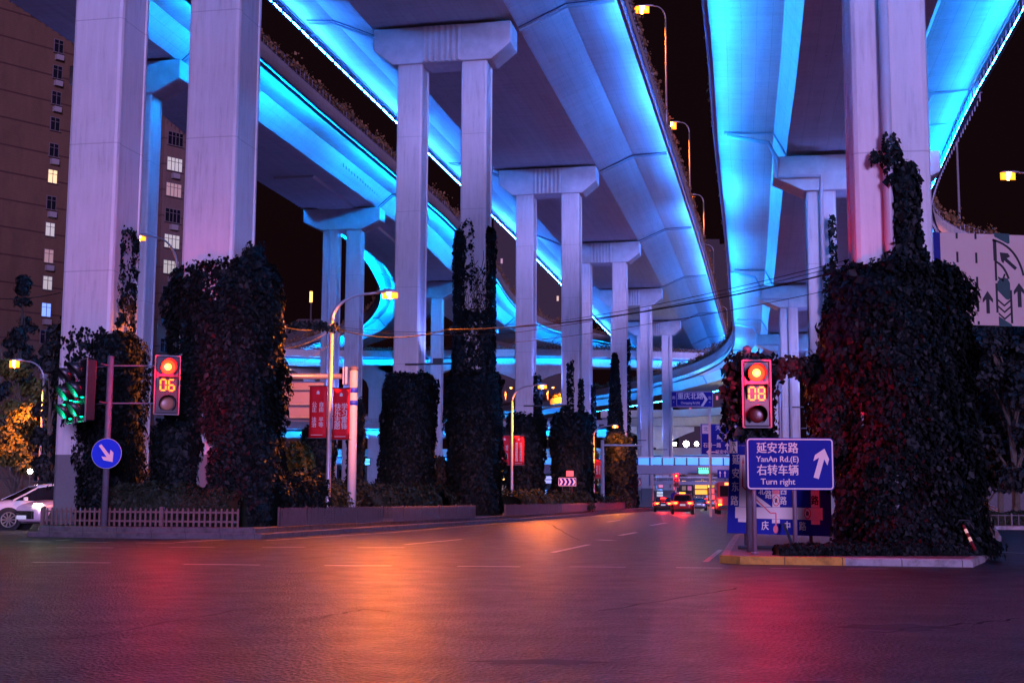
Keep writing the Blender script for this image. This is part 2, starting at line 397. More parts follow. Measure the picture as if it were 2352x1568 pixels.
def ivy_points(specs, rng):
    P, Q, S = [], [], []; sv, sf = [], []
    for sp in specs:
        cx, cy, z0, z1, rx, ry, ang, n, size = sp[:9]
        opt = sp[9] if len(sp) > 9 else {}
        th = rng.uniform(0, 2*PI, n); zt = rng.uniform(0, 1, n)
        ex = 3.2
        def rad(th, zt):
            r = (np.abs(np.cos(th))**ex+np.abs(np.sin(th))**ex)**(-1/ex)
            lump = 1+.09*np.sin(th*3+zt*7+cx)+.07*np.sin(th*5-zt*13+cy)+.05*np.sin(th*9+zt*29)
            top = np.clip((1-zt)*(z1-z0)/opt.get('round', .45), 0, 1)**.45
            tap = opt.get('tap', (1, 1)); k = tap[0]+(tap[1]-tap[0])*zt
            return r*lump*(.55+.45*top)*k
        r = rad(th, zt); j = 1-np.abs(rng.normal(0, opt.get('jit', .09), n))+opt.get('out', 0)*rng.random(n)
        x = rx*r*np.cos(th)*j; y = ry*r*np.sin(th)*j
        ca, sa = math.cos(ang), math.sin(ang)
        X = cx+x*ca-y*sa; Y = cy+x*sa+y*ca; Z = z0+zt*(z1-z0)+rng.normal(0, size*.5, n)
        keep = np.ones(n, bool)
        for (hx, hz, ha, hb) in opt.get('holes', ()):
            keep &= ~((((X-hx)/ha)**2+((Z-hz)/hb)**2 < 1+.35*np.sin(Z*5)) & (Y < cy))
        if 'lean' in opt: X = X+opt['lean'][0]*zt; Y = Y+opt['lean'][1]*zt
        nx = np.cos(th)/rx; ny = np.sin(th)/ry
        P.append(np.stack([X, Y, Z], 1)[keep]); Q.append(np.stack([nx*ca-ny*sa, nx*sa+ny*ca, .25*np.ones(n)], 1)[keep])
        S.append((size*np.exp(rng.normal(0, .33, n)))[keep])
        if opt.get('cap', True) and rx > .3:
            m = int(n*.10); a = rng.uniform(0, 2*PI, m); rr = np.sqrt(rng.random(m))*.95
            x = rx*rr*np.cos(a); y = ry*rr*np.sin(a)
            lx = opt.get('lean', (0, 0)); tp = opt.get('tap', (1, 1))[1]
            P.append(np.stack([cx+lx[0]+(x*ca-y*sa)*tp, cy+lx[1]+(x*sa+y*ca)*tp, z1+rng.normal(0, size*.7, m)-rr**4*.25], 1))
            Q.append(np.tile([0, 0, 1.], (m, 1))+rng.normal(0, .4, (m, 3))); S.append(size*rng.uniform(.7, 1.4, m))
        if opt.get('shell', True) and rx > .3:
            K, Hn = 28, 14; b = len(sv)
            for i in range(Hn+1):
                zz = i/Hn; tt = np.arange(K)*2*PI/K; rr = rad(tt, np.full(K, zz*.985))*.86
                for k in range(K):
                    x = rx*rr[k]*math.cos(tt[k]); y = ry*rr[k]*math.sin(tt[k])
                    lx = opt.get('lean', (0, 0))
                    sv.append((cx+x*ca-y*sa+lx[0]*zz, cy+x*sa+y*ca+lx[1]*zz, z0+zz*(z1-z0)*.985))
            for i in range(Hn):
                for k in range(K):
                    v_ = sv[b+i*K+k]
                    if any(((v_[0]-hx)/(ha+.12))**2+((v_[2]-hz)/(hb+.2))**2 < 1 and v_[1] < cy for (hx, hz, ha, hb) in opt.get('holes', ())): continue
                    sf.append((b+i*K+k, b+i*K+(k+1) % K, b+(i+1)*K+(k+1) % K, b+(i+1)*K+k))
            sf.append(tuple(b+Hn*K+k for k in range(K)))
    return np.vstack(P), np.vstack(Q), np.concatenate(S), (sv, sf) if sf else None
def ivy(name, label, cat, specs, seed, mat=None, group=None, twigs=None):
    rng = np.random.default_rng(seed); P, Q, S, sh = ivy_points(specs, rng)
    base = (specs[0][0], specs[0][1], specs[0][2])
    t = thing(name, label, cat, base, group)
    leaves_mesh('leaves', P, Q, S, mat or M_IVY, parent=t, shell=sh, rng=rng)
    if twigs:
        m = MB()
        for tw in twigs: m.tube(tw[0], tw[1], 5)
        m.build('stem', M_BARK, t)
    return t

def tree(name, label, x, y, h, cr, seed, mat, group, trunk_r=.18, z0=0, base_frac=.3, n=6000, ls=.22, conifer=False):
    rng = np.random.default_rng(seed)
    t = thing(name, label, 'tree', (x, y, z0), group)
    m = MB(); top = z0+h*.8
    m.tube([(x, y, z0), (x+.1, y, z0+h*.25), (x-.08, y+.1, z0+h*.5), (x, y, top)], [trunk_r, trunk_r*.8, trunk_r*.55, trunk_r*.15], 8)
    cl = []
    nb = 70 if conifer else 26
    for i in range(nb):
        a = rng.uniform(0, 2*PI); zz = rng.uniform(base_frac, 1)
        if conifer: rad = cr*(1-zz)*1.25*rng.uniform(.35, 1)
        else: rad = cr*math.sqrt(max(0, 1-((zz-.62)/.42)**2))*rng.uniform(.3, 1)
        c = np.array([x+rad*math.cos(a), y+rad*math.sin(a), z0+zz*h]); cl.append((c, cr*(.16 if conifer else .3)*rng.uniform(.7, 1.3)))
        m.tube([(x, y, z0+h*(zz-.15)*.8), ((x+c[0])/2, (y+c[1])/2, (z0+h*(zz-.15)*.8+c[2])/2+.1), tuple(c)], [trunk_r*.35, trunk_r*.22, trunk_r*.08], 5)
    m.build('trunk', M_BARK, t)
    P, Q = [], []
    k = n//nb
    for c, r in cl:
        d = rng.normal(0, 1, (k, 3)); d /= np.linalg.norm(d, axis=1, keepdims=True)
        rr = r*rng.uniform(.35, 1.12, (k, 1))*np.array([1, 1, .7]); P.append(c+d*rr); Q.append(d+np.array([0, 0, .3]))
    P = np.vstack(P); Q = np.vstack(Q)
    leaves_mesh('crown', P, Q, ls*rng.uniform(.6, 1.4, len(P)), mat, parent=t, rng=rng)
    return t
def hedge(name, label, pts, wdt, h, z0, seed, n, size=.16, mat=None, kind_thing=True):
    rng = np.random.default_rng(seed); pts = [Vector(p) for p in pts]
    seg = [(pts[i], pts[i+1]) for i in range(len(pts)-1)]; ln = np.array([(b-a).length for a, b in seg]); pr = ln/ln.sum()
    P, Q = [], []; sv, sf = [], []
    for (a, b), p_ in zip(seg, pr):
        m = max(1, int(n*p_)); d = (b-a).normalized(); nrm = Vector((-d.y, d.x, 0)); s = rng.random(m); th = rng.uniform(-.1, PI+.1, m)
        bumpy = 1+.14*np.sin(s*(b-a).length*1.7+a.x)+.08*np.sin(s*(b-a).length*4.1)
        ww = np.sign(np.cos(th))*np.abs(np.cos(th))**.6*wdt/2*bumpy; hh = np.abs(np.sin(th))**.6*h*bumpy*(1-np.abs(rng.normal(0, .12, m)))
        base = np.array(a)[None]+np.array(b-a)[None]*s[:, None]
        P.append(base+np.array(nrm)[None]*ww[:, None]+np.array([0, 0, 1.])[None]*hh[:, None]+np.array([0, 0, z0]))
        Q.append(np.array(nrm)[None]*np.cos(th)[:, None]+np.array([0, 0, 1.])[None]*np.sin(th)[:, None])
        for sgn in (0,):
            q = len(sv); hw = wdt/2*.8; hz = h*.8
            for e in (a, b):
                for (oo, zz) in ((-hw, 0), (-hw, hz*.8), (-hw*.5, hz), (hw*.5, hz), (hw, hz*.8), (hw, 0)):
                    sv.append((e.x+nrm.x*oo, e.y+nrm.y*oo, z0+zz))
            for k in range(5): sf.append((q+k, q+k+1, q+6+k+1, q+6+k))
            sf.append((q, q+1, q+2, q+3, q+4, q+5)); sf.append((q+11, q+10, q+9, q+8, q+7, q+6))
    P = np.vstack(P); Q = np.vstack(Q)
    o = leaves_mesh(name, P, Q, size*rng.uniform(.6, 1.4, len(P)), mat or M_HEDGE, org=(pts[0].x, pts[0].y, z0), shell=(sv, sf), rng=rng, droop=-.4)
    prop(o, label, 'hedge'); return o

# ================================================================= GROUND
def sheet(name, pts, z, mat, kind='structure'):
    m = MB(); m.add([(p[0], p[1], z) for p in pts], [tuple(range(len(pts)))]); o = m.build(name, mat); o['kind'] = kind; return o
sheet('ground', [(-1500, -60), (1500, -60), (1500, 2500), (-1500, 2500)], -.02, plain('far_ground', (.035, .03, .035), .9, var=.3, vs=.1))
sheet('road', [(-120, -40), (120, -40), (120, 420), (-120, 420)], 0, M_ROAD)
def mark_line(m, a, b, wd, z=.004):
    a = Vector(a); b = Vector(b); d = (b-a).normalized(); n = Vector((-d.y, d.x, 0))*wd/2
    m.add([(p.x, p.y, z) for p in (a-n, b-n, b+n, a+n)], [(0, 1, 2, 3)])
mm = MB()
for (x0, y0, x1, y1, wd) in [(75, 1291, 253, 1292, .16), (421, 1295, 597, 1297, .16), (745, 1298, 900, 1299, .14), (1050, 1300, 1195, 1301, .16), (1308, 1301, 1437, 1302, .14), (1553, 1303, 1660, 1304, .14), (1769, 1305, 1862, 1305, .12), (1945, 1306, 2040, 1306, .12),
        (130, 1257, 262, 1257.5, .2), (388, 1256, 493, 1256, .2), (602, 1256, 700, 1256, .2), (820, 1257, 930, 1257, .2),
        (43, 1243, 119, 1244, .22), (170, 1244, 250, 1245, .22), (312, 1246, 402, 1247, .22), (405, 1245, 516, 1239, .22), (130, 1241, 160, 1239, .2),
        (930, 1250, 1060, 1238, .16), (1270, 1268, 1352, 1250, .16), (1423, 1229, 1462, 1222, .2), (1380, 1240, 1400, 1239.5, .7),
        (610, 1241, 888, 1223, .14), (888, 1223, 1194, 1198, .14), (1194, 1198, 1460, 1178, .14),
        (1395, 1198, 1425, 1194, .2), (1495, 1206, 1530, 1200, .2), (2180, 1262, 2352, 1270, .15), (1655, 1262, 1620, 1290, .12)]:
    mark_line(mm, GZ(x0, y0), GZ(x1, y1), wd)
for k in range(7):                                              # zebra bars behind the right island
    a = GZ(1770, 1232+k*2.6, .004); b = GZ(1925, 1233+k*2.6, .004); mark_line(mm, a, b, .28 if k < 2 else .2)
mo = mm.build('road_marking', M_MARK); mo['kind'] = 'structure'

mt = MB(); rg_ = random.Random(4)
for (x0, y0, x1, y1, wd) in [(690, 1428, 835, 1398, .05), (835, 1398, 900, 1404, .04), (1240, 1190, 1330, 1240, .09), (150, 1470, 560, 1398, .05), (1380, 1400, 1700, 1350, .05), (2000, 1452, 2352, 1420, .05)]:
    a = GZ(x0, y0); b = GZ(x1, y1); P_ = [a+(b-a)*(i/14)+Vector((rg_.uniform(-.05, .05), rg_.uniform(-.10, .10), 0)) for i in range(15)]
    for i in range(14): mark_line(mt, P_[i], P_[i+1], wd*rg_.uniform(.5, 1.2), .003)
o = mt.build('tar_seam', plain('tar', (.004, .003, .004), .75)); o['kind'] = 'structure'
mp_ = MB()
for (px, py, rx_, ry_) in [(1975, 1580, .62, .30), (2330, 1600, .5, .4), (1240, 1520, .5, .16), (2050, 1440, .5, .35)]:
    c_ = GZ(px, py); mp_.add([(c_.x+rx_*(1+.25*math.sin(k*2.1+px))*math.cos(2*PI*k/18), c_.y+ry_*(1+.3*math.cos(k*1.7+py))*math.sin(2*PI*k/18), .0025) for k in range(18)], [tuple(range(18))])
o = mp_.build('oil_stain', plain('oily_asphalt', (.006, .004, .008), .62, var=.4, vs=6)); o['kind'] = 'structure'
# left planted median: two stone tiers
EDGE = [GZ(62, 1232), GZ(300, 1236), GZ(560, 1238), GZ(600, 1238), GZ(888, 1217), GZ(1194, 1197), GZ(1430, 1177), GZ(1500, 1173)]
FAR = [Vector((24, 175, 0)), Vector((10, 175, 0)), Vector((-10, 90, 0)), Vector((-16, 60, 0)), Vector((EDGE[0].x-.2, EDGE[0].y+10, 0))]
def inset_poly(P, d):
    c = sum(P, Vector())/len(P); outp = []
    n = len(P); area = sum(P[i].x*P[(i+1) % n].y-P[(i+1) % n].x*P[i].y for i in range(n)); sg = 1 if area > 0 else -1
    for i in range(n):
        a = (P[i]-P[i-1]).normalized(); b = (P[(i+1) % n]-P[i]).normalized()
        na = Vector((-a.y, a.x, 0))*sg; nb = Vector((-b.y, b.x, 0))*sg; m = (na+nb); m = m/max(.3, m.length_squared)*2
        outp.append(P[i]+m*d)
    return outp
ISL = EDGE+FAR
def ring_kerb(name, poly, d, z0, z1, mat, parent=None):
    inn = inset_poly(poly, d); m = MB(); n = len(poly)
    vs = [(p.x, p.y, z0) for p in poly]+[(p.x, p.y, z1-.03) for p in poly]+[(p.x, p.y, z1) for p in inset_poly(poly, .03)]+[(p.x, p.y, z1) for p in inn]+[(p.x, p.y, z0) for p in inn]
    fs = []
    for k in range(4):
        for i in range(n): fs.append((k*n+i, k*n+(i+1) % n, (k+1)*n+(i+1) % n, (k+1)*n+i))
    m.add(vs, fs); return m.build(name, mat, parent)
k1 = ring_kerb('kerb', ISL, .35, 0, .17, M_STONE); k1['kind'] = 'structure'
I2 = inset_poly(ISL, .28); k2 = ring_kerb('planter_wall', I2, .25, .16, .34, M_STONE)
prop(k2, 'low stone planter wall edging the planted median at left', 'planter wall')
s = inset_poly(ISL, .45); sheet('soil', [(p.x, p.y) for p in s], .31, M_SOIL)
ZI = .31
# right traffic island
rB = [GZ(1653, 1292), GZ(1700, 1295), GZ(1941, 1298), GZ(2235, 1302), GZ(2262, 1290), GZ(2300, 1240), Vector((22, 60, 0)), Vector((12.5, 60, 0)), GZ(1686, 1238)]
k3 = ring_kerb('kerb', rB, .18, 0, .15, M_KERB); k3['kind'] = 'structure'
m = MB()
a, b = rB[0], rB[2]
d = (b-a).normalized(); nn = Vector((d.y, -d.x, 0))
for i in range(2):
    p, q = (rB[0], rB[1]) if i == 0 else (rB[1], rB[2])
    d = (q-p).normalized(); nn = Vector((d.y, -d.x, 0)); p = p+nn*.004; q = q+nn*.004; ib = -nn*.16
    m.add([(p.x, p.y, 0), (q.x, q.y, 0), (q.x, q.y, .154), (p.x, p.y, .154), ((q+ib).x, (q+ib).y, .154), ((p+ib).x, (p+ib).y, .154)], [(0, 1, 2, 3), (3, 2, 4, 5)])
ky = m.build('yellow_kerb_paint', M_KERBY); ky['kind'] = 'structure'
sheet('pavement', [(p.x, p.y) for p in inset_poly(rB, .17)], .145, M_PAVE)
# far right pavement
fr = [Vector((19, 58, 0)), Vector((60, 52, 0)), Vector((90, 110, 0)), Vector((24, 110, 0))]
k4 = ring_kerb('kerb', fr, .3, 0, .16, M_KERB); k4['kind'] = 'structure'
sheet('pavement', [(p.x, p.y) for p in inset_poly(fr, .28)], .155, M_PAVE)

# ================================================================= VIADUCT DECKS
LED = {}
def led_mat(s, c=(.0, .28, 1.0)):
    k = 'blue_led_%d_%d' % (int(s), int(c[1]*100))
    if k not in MATS:
        m, t, b = nodes(k); uv = t.nodes.new('ShaderNodeUVMap').outputs[0]; sep = t.nodes.new('ShaderNodeSeparateXYZ'); L(t, uv, sep.inputs[0])
        on = mth(t, 'LESS_THAN', mth(t, 'FRACT', mth(t, 'DIVIDE', sep.outputs[0], 1.5)), .78)
        un = ramp(t, noise(t, mapping(t, uv, (.07, 0, 0)), 1, 2, .5), [(.38, .35), (.62, 1.5)])
        b.inputs['Base Color'].default_value = (.5, .5, .6, 1); b.inputs['Emission Color'].default_value = (*c, 1)
        L(t, mth(t, 'MULTIPLY', mth(t, 'MULTIPLY', on, un), s*1.25), b.inputs['Emission Strength'])
    return MATS[k]
def strip_mesh(name, prof, st, mat, parent, smooth=False, closed=True):
    """prof: list of functions/tuples (q,dz) ; st: list of (P, n, W, s)"""
    me = bpy.data.meshes.new(name); V = []; F = []; UV = []
    np_ = len(prof); o0 = ORG[parent.name]
    def ev(p, W): return (p[0](W) if callable(p[0]) else p[0]), p[1]
    for (P, n, W, s_) in st:
        for p in prof:
            q, dz = ev(p, W); V.append((P.x+n.x*q-o0.x, P.y+n.y*q-o0.y, P.z+dz-o0.z))
    W0 = st[0][2]; acc = [0]
    for k in range(np_):
        a = ev(prof[k], W0); b = ev(prof[(k+1) % np_], W0); acc.append(acc[-1]+math.hypot(a[0]-b[0], a[1]-b[1]))
    for i in range(len(st)-1):
        for k in range(np_ if closed else np_-1):
            F.append((i*np_+k, i*np_+(k+1) % np_, (i+1)*np_+(k+1) % np_, (i+1)*np_+k))
            UV += [(st[i][3], acc[k]), (st[i][3], acc[k+1]), (st[i+1][3], acc[k+1]), (st[i+1][3], acc[k])]
    if closed:
        F.append(tuple(range(np_-1, -1, -1))); UV += [(0, 0)]*np_
        e = (len(st)-1)*np_; F.append(tuple(e+k for k in range(np_))); UV += [(0, 0)]*np_
    me.from_pydata(V, [], F); uvl = me.uv_layers.new(name='UVMap')
    for i, c in enumerate(UV): uvl.data[i].uv = c
    me.materials.append(mat); o = bpy.data.objects.new(name, me); COL.objects.link(o); o.parent = parent; ORG[o.name] = o0
    return o
def deck(label, edge, side, W, wing, web, ledn, ledf, box=1.4, group=None, plants=(True, True), seed=1, par_mat=None, step=4.0, farwing=None, farweb=None, lattice=(True, True), ledh=.28, ledc=(.0, .26, 1.0)):
    """edge: outer lower edge polyline; side +1: the deck lies to the right of the edge, seen along it"""
    pts = smooth_path(edge, step); st = []; s_ = 0; Wf = W if callable(W) else (lambda p: W)
    for i, p in enumerate(pts):
        d = (pts[min(i+1, len(pts)-1)]-pts[max(i-1, 0)]); d.z = 0; d.normalize()
        n = Vector((d.y, -d.x, 0))*side
        if i: s_ += (pts[i]-pts[i-1]).length
        st.append((p, n, Wf(p), s_))
    c0 = st[0][0]+st[0][1]*st[0][2]*.5
    t = thing('viaduct_deck', label, 'viaduct', (c0.x, c0.y, c0.z-1.5), group)
    w2 = farwing or wing; web2 = farweb or web
    strip_mesh('girder', [(0, 0), (wing, -.15), (wing+web, -box), (lambda W: W-w2-web2, -box), (lambda W: W-w2, -.15), (lambda W: W, 0), (lambda W: W, .3), (0, .3)], st, M_DECK, t)
    for far in (0, 1):
        if far: f = lambda q: (lambda W, q=q: W-q)
        else: f = lambda q: q
        strip_mesh('parapet', [(f(-.06), -.07), (f(-.06), 1.1), (f(.2), 1.1), (f(.24), .31), (f(.02), .31), (f(.02), -.07)], st, par_mat or M_DECK, t)
        strip_mesh('service_tray', [(f(-.24), -.17), (f(-.24), -.12), (f(-.06), -.12), (f(-.06), -.17)], st, M_TRAY, t)
        pw = (ledn, ledf)[far]
        if pw:
            strip_mesh('light_strip', [(f(.02), -ledh-.06), (f(.00), -ledh+.06), (f(-.01), -ledh+.058), (f(.01), -ledh-.062)], st, led_mat(pw, ledc), t)
            strip_mesh('light_trough', [(f(-.09), -ledh-.12), (f(-.11), -ledh+.1), (f(-.03), -ledh+.1), (f(-.01), -ledh-.09), (f(.04), -ledh-.09), (f(.04), -ledh-.12)], st, M_TRAY, t)
        if lattice[far]:
            m = MB(); pp = smooth_path([p+n*((Wd+.12) if far else -.12) for p, n, Wd, _ in st[::2]], .8)
            for i in range(len(pp)-1):
                a, b = pp[i], pp[i+1]
                for zz in (1.12, 1.34, 1.58): m.bar(a+Vector((0, 0, zz)), b+Vector((0, 0, zz)), .035)
                m.bar(a+Vector((0, 0, 1.0)), a+Vector((0, 0, 1.6)), .045)
                m.bar(a+Vector((0, 0, -.58)), a+Vector((0, 0, -.02)), .05)
            m.build('planter_rail', M_LATT, t)
        if plants[far]:
            rng = np.random.default_rng(seed+far); A = np.array([list(p+n*((Wd-.05) if far else .05)) for p, n, Wd, _ in st])
            seg = rng.integers(0, len(A)-1, len(A)*230); fr_ = rng.random(len(seg)); base = A[seg]+(A[seg+1]-A[seg])*fr_[:, None]
            al = seg+fr_; hgt = np.abs(rng.normal(0, .33, len(seg)))*(1+.7*np.sin(al*3.7)*np.sin(al*1.3))
            base[:, 2] += 1.2+hgt; base[:, :2] += rng.normal(0, .16, (len(seg), 2))
            q = rng.normal(0, 1, (len(seg), 3))
            o = leaves_mesh('parapet_plants', base, q, .22*rng.uniform(.5, 1.5, len(seg)), M_PARPL, org=tuple(A[0]), rng=rng, droop=-.8); o['kind'] = 'stuff'
            o['label'] = 'trailing planting in the trough along a viaduct parapet'
    return t, st

# deck A: high central viaduct running away to the right
def ctr1(Y):   # centre line of the central viaduct
    return -11.1+(Y-40.3)*.208 if Y < 140 else -11.1+99.7*.208+(Y-140)*.198
ZC = 26.3                                  # underside of the pier caps of both high viaducts
HW = 10.3
e1 = []
for Y in (-25, 0, 30, 60, 90, 120, 150, 180, 210, 240, 275): e1.append(Vector((ctr1(Y)+HW*.98, Y-HW*.2, 30.05)))
d1, st1 = deck('high central viaduct deck with violet blue underside on twin column piers', e1, -1, HW+9.2, 3.2, 2.8, 170, 230, seed=3, ledh=.6, ledc=(.02, .215, 1.0), farwing=2.1, farweb=2.9)

# deck B: left viaduct, blue green side band, curves away behind the central piers
e4 = [(-29, 10, 29.9), (-24.5, 40, 29.9), (-16.0, 86.3, 29.9), (-10.6, 113.3, 29.9), (-6.3, 136, 29.9), (-2.6, 165, 29.9), (.3, 192, 29.9), (4.3, 213, 29.9), (8.4, 224, 29.9), (14.5, 234, 29.9), (22, 243, 29.9), (36, 254, 29.9), (52, 262, 29.9)]
WB = lambda p: 12.1 if p.y > 97 else (9.9 if p.y < 78 else 9.9+(p.y-78)/19*2.2)
d4, st4 = deck('left viaduct deck with bright cyan side and planted parapet', e4, -1, WB, 2.4, 1.4, 430, 0, seed=13, ledh=.42, farwing=.5, farweb=.7)

# deck C: right viaduct, swings round to the left in the distance
e2 = [(-2, 0, 20.4), (3.0, 25, 20.4), (7.8, 50.1, 20.4), (10.7, 66.6, 20.4), (13.9, 84, 20.4), (16.9, 100.4, 20.4), (19.5, 115, 20.4), (22.1, 129.5, 20.4), (24.4, 142, 20.4), (26.4, 154, 20.4), (27.8, 167, 20.4), (28.3, 180, 20.4), (27.3, 196, 20.4), (25, 209, 20.4), (20.5, 229, 20.4), (15.5, 245, 20.4), (9.6, 262, 20.4), (-3.4, 287, 20.2), (-36, 321, 20), (-70, 345, 20)]
def W2(p):
    if p.y < 60: return 11.7
    if p.y < 90: return 11.7+(p.y-60)*.03
    return 12.6
d2, st2 = deck('right viaduct deck with cyan side sweeping round to the left in the distance', e2, +1, W2, 2.9, .6, 185, 170, seed=23, ledh=.8, ledc=(.01, .25, 1.0), farwing=2.9)

# deck D: ramp leaving the right viaduct towards the right
e3 = [(12.5, 50, 20.38), (15.5, 62, 20.38), (18.6, 73, 20.38), (22.5, 83.5, 20.38), (27.6, 91, 20.38), (35, 98, 20.38), (50, 106, 20.38), (80, 115, 20.38)]
e3 = [(21.7, 59.3, 20.34), (22.9, 65.4, 20.34), (24.4, 72.9, 20.34), (26.5, 81.4, 20.34), (28.2, 86.4, 20.34), (31.0, 92.7, 20.34), (37, 100, 20.34), (48, 107, 20.34), (75, 116, 20.34)]
d3, st3 = deck('ramp deck curving off to the right above the white lane board', e3, -1, 6.4, 2.0, .6, 170, 0, seed=33, step=2.5)

# ramp E: leaves the left viaduct and curves far away to the left
e5 = [(-23.0, 110, 29.7), (-20.6, 124, 29.7), (-17.9, 145, 29.7), (-17.6, 168, 29.7), (-19.6, 190, 29.7), (-24.5, 212, 29.6), (-31.4, 228.6, 29.5), (-36, 236, 29.4), (-43.7, 250, 29.2), (-60, 268, 29), (-90, 285, 28.5)]
d5, st5 = deck('far ramp deck rising from the left behind the banner lamp post', e5, +1, 8.6, 1.6, 1.0, 420, 0, seed=43, plants=(True, False))

# far crossing levels
e6 = [GZ(560, 812, 24.5), GZ(700, 818, 24.5), GZ(860, 820, 24.5), GZ(1040, 819, 24.5), GZ(1200, 817, 24.5), GZ(1360, 819, 24.5), GZ(1500, 822, 24.5), GZ(1650, 826, 24.5), GZ(1900, 830, 24.5)]
d6, st6 = deck('far upper crossing viaduct with orange parapet and cyan band', e6, -1, 9, 1.5, 1.0, 420, 0, seed=53, plants=(True, False))
e7 = [GZ(560, 985, 12.5), GZ(800, 984, 12.5), GZ(1000, 984, 12.5), GZ(1200, 983, 12.5), GZ(1400, 980, 12.5)]
d7, st7 = deck('far middle crossing viaduct seen low between the ivy piers', e7, -1, 8, 1.5, 1.0, 420, 0, seed=63, plants=(False, False), lattice=(True, False))
e8 = [GZ(700, 1046, 8.2), GZ(1000, 1046, 8.2), GZ(1300, 1045, 8.2), GZ(1500, 1044, 8.2), GZ(1700, 1044, 8.2), GZ(1900, 1044, 8.2)]
d8, st8 = deck('far lowest crossing road with orange parapet and floodlights', e8, -1, 9, 1.5, 1.0, 260, 0, seed=73, plants=(False, False), lattice=(False, False), par_mat=plain('pale_parapet', (.6, .5, .42), .6, var=.1))
e9 = [GZ(1380, 958, 14.5), GZ(1480, 957, 14.5), GZ(1560, 956, 14.5), GZ(1640, 952, 14.5), GZ(1760, 944, 14.5)]
d9, st9 = deck('short pale ramp beam behind the Chongqing road sign', e9, -1, 7, 1.3, .9, 0, 0, seed=83, plants=(False, False), lattice=(False, False), par_mat=MATS['pale_parapet'])

def seams(t, st, Ys, wing, web, box, far=False, r_=.07, pipe=True):
    for Y in Ys:
        P, n, W, s_ = min(st, key=lambda q: abs(q[0].y-Y+(q[1].y*3)))
        f = (lambda q: W-q) if far else (lambda q: q)
        pts = [P+n*f(q)+Vector((0, 0, z)) for q, z in ((.35, -.13), (wing-.05, -.27), (wing+web+.0, -box-.1))]
        m = MB(); m.tube(pts, r_, 8); m.build('cross_pipe', M_PIPE, t)
        dd = Vector((-n.y, n.x, 0))*.35; m = MB(); m.tube([p+dd+Vector((0, 0, .09)) for p in pts], .035, 6); m.build('expansion_joint', M_TRAY, t)
seams(d1, st1, (73, 106, 138, 169, 200, 231), 3.2, 2.8, 1.4); seams(d1, st1, (45, 73, 106, 138, 169), 2.1, 2.9, 1.4, far=True)
seams(d4, st4, (80, 122, 164, 206, 230), 2.4, 1.4, 1.4); seams(d2, st2, (66, 107, 139, 168, 200), 2.9, .6, 1.4); seams(d2, st2, (66,), 2.9, .6, 1.4, far=True)
seams(d5, st5, (165, 205, 235), 1.6, 1.0, 1.4)
